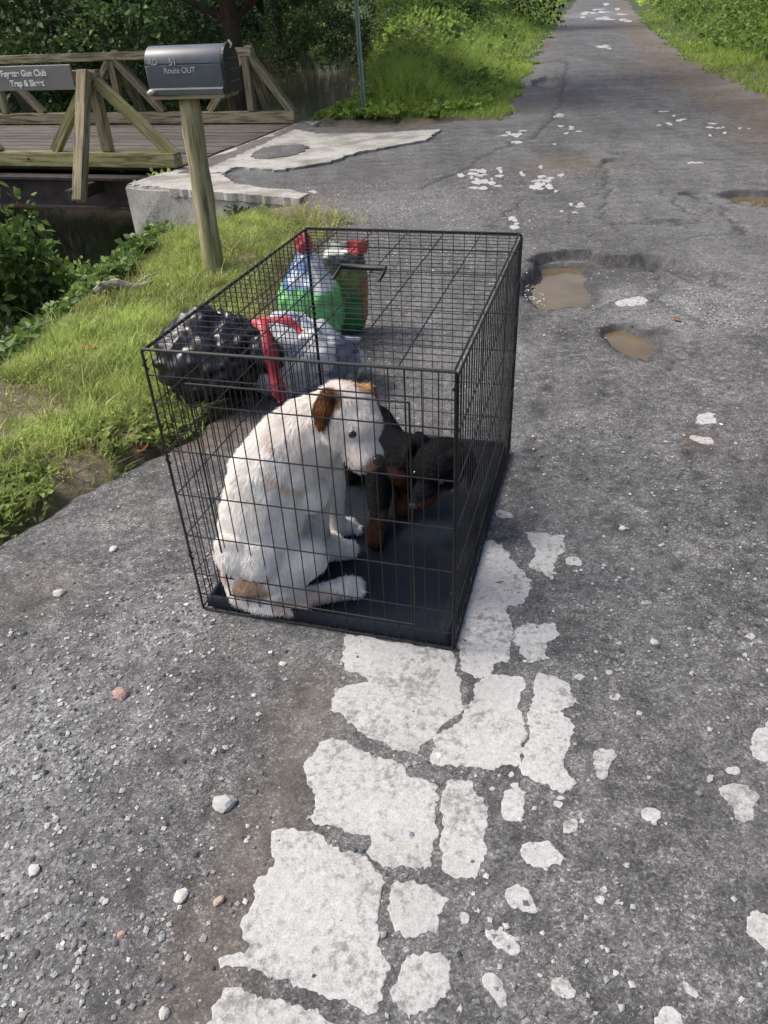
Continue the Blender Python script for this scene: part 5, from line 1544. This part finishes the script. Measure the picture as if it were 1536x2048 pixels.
for i, (u_, n_, k_, sc, rz, lb) in enumerate((
    (15.2, 26.0, TA, 1.1, 2.0, 'tree in the shade left of the creek bend'),
    (20.5, 30.0, TB, 1.0, 3.0, 'dark tree deep in the wood behind the name board'),
    (19.0, 42.0, TA, 1.2, 4.0, 'tree closing the view up the creek'),
    (10.0, 35.0, TA, .95, 5.0, 'tree on the tongue of land between creek and road'),
    (24.0, 50.0, TB, 1.1, .5, 'farthest dark tree beyond the creek bend'),
    (-6.5, 23.0, TA, 1.0, 1.5, 'tree above the shrubs right of the road'),
    (-7.5, 14.0, TB, .9, 2.6, 'tree on the right bank at the edge of the picture'),
    (-7.8, 34.0, TA, 1.15, 3.6, 'far tree over the right side of the road'),
    (-8.0, 7.5, TA, 1.05, .9, 'nearer tree out of view right of the junction, added to block sky light'),  # this tree and the next are unseen, added to block sky from the right
    (-7.2, 1.5, TB, .9, 5.2, 'nearest tree on the right side of the road, out of view, added to block sky light'))):
    tree(at_un(u_, n_), k_, lb, sc, rz)

# ------------------------------------------------------------------ loose things on the ground
def pebble_mesh(seed, col):
    bm = bmesh.new(); bmesh.ops.create_icosphere(bm, subdivisions=2, radius=1.0)
    s = seed * 2.3
    for v in bm.verts:
        v.co = Vector((v.co.x, v.co.y * .78, v.co.z * .55)) * (1 + .35 * mnoise.noise(v.co * 1.3 + Vector((s, s, s))))
    me = bm_mesh('pebble', bm, False)
    at = me.color_attributes.new('Col', 'FLOAT_COLOR', 'POINT')
    at.data.foreach_set('color', np.tile(np.array([*col, 1], np.float32), len(me.vertices)))
    return me
PB = {'pale': pebble_mesh(1, (.46, .46, .45)), 'white': pebble_mesh(2, (.56, .55, .53)), 'pink': pebble_mesh(3, (.42, .28, .25)), 'tan': pebble_mesh(4, (.42, .34, .26)), 'blue': pebble_mesh(5, (.36, .42, .48))}
for i, (u, v, px_, k, lb) in enumerate((
    (450, 1612, 22, 'pale', 'largest pale stone on the gravel left of the cracked slabs'),
    (365, 1796, 15, 'white', 'small white stone below the largest pale one'),
    (242, 1390, 17, 'pink', 'pinkish stone on the left gravel below the crate'),
    (440, 1806, 11, 'tan', 'little tan stone on the brown rut'),
    (70, 1745, 12, 'white', 'white stone near the left edge of the gravel'),
    (120, 1188, 12, 'pale', 'pale stone on the gravel by the grass edge'),
    (228, 1100, 9, 'white', 'white chip beside the grass left of the crate'),
    (566, 1331, 8, 'white', 'white chip just below the crate tray'),
    (1245, 1056, 8, 'white', 'white chip on the bare asphalt right of the crate'),
    (1310, 1284, 9, 'pale', 'pale chip on the asphalt right of the slabs'),
    (245, 1872, 8, 'pink', 'small pink stone low on the left gravel'),
    (330, 2030, 11, 'pale', 'pale stone at the bottom edge of the picture'))):
    p = gp(u, v); r_ = px_ * np.linalg.norm(p - np.array([0, 0, HC])) / F_PX
    z = float(pave_z(np.array([p[0]]), np.array([p[1]]))[0])
    o = link('pebble', PB[k], M['stone'], None, Matrix.Translation((p[0], p[1], z + r_ * .12)) @ Matrix.Rotation(i * 1.3, 4, 'Z') @ Matrix.Scale(r_, 4))
    tag(o, lb, 'stone', 'loose stones on the road')
# grit: too many to count
n = 130000
x = rng.uniform(-1.9, 2.2, n); y = .35 + 7.15 * rng.random(n) ** 1.5
dn = .02 + .16 * sstep(.5, .62, fbm(x * 2, y * 2, 171))
for (u, v, r, k) in ((60, 1500, 0.40, .9), (330, 1250, 0.26, .85), (0, 1850, 0.34, .8), (250, 1650, .2, .35), (760, 420, 0.9, .8), (800, 520, 0.6, .7), (1420, 610, 0.4, .7), (1090, 560, .16, .8)):
    c = gp(u, v); dn = np.maximum(dn, k * np.exp(-((x - c[0]) ** 2 + (y - c[1]) ** 2) / r ** 2))
c1 = gp(1068, 572); c1d = np.exp(-((x - c1[0]) ** 2 / .07 ** 2 + (y - c1[1]) ** 2 / .16 ** 2)); dn = np.maximum(dn, .9 * c1d)
keep = (rng.random(n) < dn) & (pave_sd(x, y) > -.05) & (poly_sd(x, y, [tuple(CW(a, b_, 0)[:2]) for a, b_ in ((-.02, -.02), (WC + .02, -.02), (WC + .02, DC + .02), (-.02, DC + .02))]) < 0)
for pts in SLABS[:12]: keep &= ~((poly_sd(x, y, spoly(pts)) > 0) & (rng.random(n) < .9))
x, y = x[keep], y[keep]; n = len(x)
z = pave_z(x, y); c1d = c1d[keep]; z = np.where(c1d > .3, np.maximum(z, -.070), z)
r_ = .0020 + .0062 * rng.random(n) ** 2.6
octa = np.array([[1, 0, 0], [-1, 0, 0], [0, 1, 0], [0, -1, 0], [0, 0, .7], [0, 0, -.7]]); of = np.array([[0, 2, 4], [2, 1, 4], [1, 3, 4], [3, 0, 4]])
a = rng.uniform(0, 6.28, n); ca, sa = np.cos(a), np.sin(a)
vv = octa[None] * r_[:, None, None] * rng.uniform(.6, 1.3, (n, 6, 3))
V = np.stack([vv[:, :, 0] * ca[:, None] - vv[:, :, 1] * sa[:, None] + x[:, None], vv[:, :, 0] * sa[:, None] + vv[:, :, 1] * ca[:, None] + y[:, None], vv[:, :, 2] + z[:, None] + r_[:, None] * .3], 2).reshape(-1, 3)
F_ = (np.arange(n)[:, None, None] * 6 + of[None]).reshape(-1, 3)
g = rng.uniform(.05, .46, n) * np.where(rng.random(n) > .93, 1.6, 1) * (1 + 1.2 * c1d); tint = rng.normal(0.008, .014, n)
C = np.repeat(np.clip(np.stack([g - tint * .5, g, g + tint], 1), .03, .75), 6, axis=0)
tag(link('gravel', mesh_np('gravel', V, F_, False, C.astype(np.float32)), M['stone']), kind='stuff')
# fallen leaves
M['dead_leaf'] = m_simple('dead_leaf', (0.20, 0.06, 0.02), 0.7, 0, 0.4, 40)
for i, (u, v, sz, lb) in enumerate(((188, 720, .055, 'rust-red fallen leaf lying in the grass'), (290, 905, .05, 'brown fallen leaf at the edge of the grass'), (1350, 640, .03, 'tan fallen leaf scrap right of the puddles'))):
    p = gp(u, v); z = float(max(ground_z(np.array([p[0]]), np.array([p[1]]))[0], pave_z(np.array([p[0]]), np.array([p[1]]))[0])) + (.035 if i == 0 else .012)
    pts = [(-1, 0, 0), (-.5, .34, .12), (0, .46, .14), (.5, .30, .1), (1, 0, .02), (.5, -.30, .10), (0, -.46, .16), (-.5, -.34, .1), (0, 0, -.04), (-.5, 0, -.02), (.5, 0, -.02)]
    fs = [(0, 9, 1), (1, 9, 8, 2), (2, 8, 10, 3), (3, 10, 4), (4, 10, 5), (5, 10, 8, 6), (6, 8, 9, 7), (7, 9, 0)]
    o = link('fallen_leaf', mesh_py('fallen_leaf', pts, fs, True), M['dead_leaf'], None, Matrix.Translation((p[0], p[1], z)) @ Matrix.Rotation(i * 1.1 + .2, 4, 'Z') @ Matrix.Scale(sz, 4))
    tag(o, lb, 'leaf')
# weathered stick in the grass before the post
a, b_ = gp(195, 603), gp(315, 583)
pts = []
for i in range(9):
    t = i / 8; q = a * (1 - t) + b_ * t; g = float(ground_z(np.array([q[0]]), np.array([q[1]]))[0])
    pts.append(Vector((q[0], q[1] + .02 * math.sin(t * 5), g + .035 + .02 * math.sin(t * 7))))
mb = MB(); mb.tube(pts, [.022, .028, .026, .03, .025, .022, .02, .016, .008], 9)
mb.tube([pts[5], pts[5] + Vector((.06, .09, .03)), pts[5] + Vector((.10, .2, .02))], [.012, .009, .004], 6)
M['stick'] = m_simple('grey_stick', (0.30, 0.26, 0.22), 0.85, 0, 0.35, 25, 0.3)
tag(mb.build('stick', M['stick']), 'pale weathered branch lying in the grass below the mailbox', 'branch')
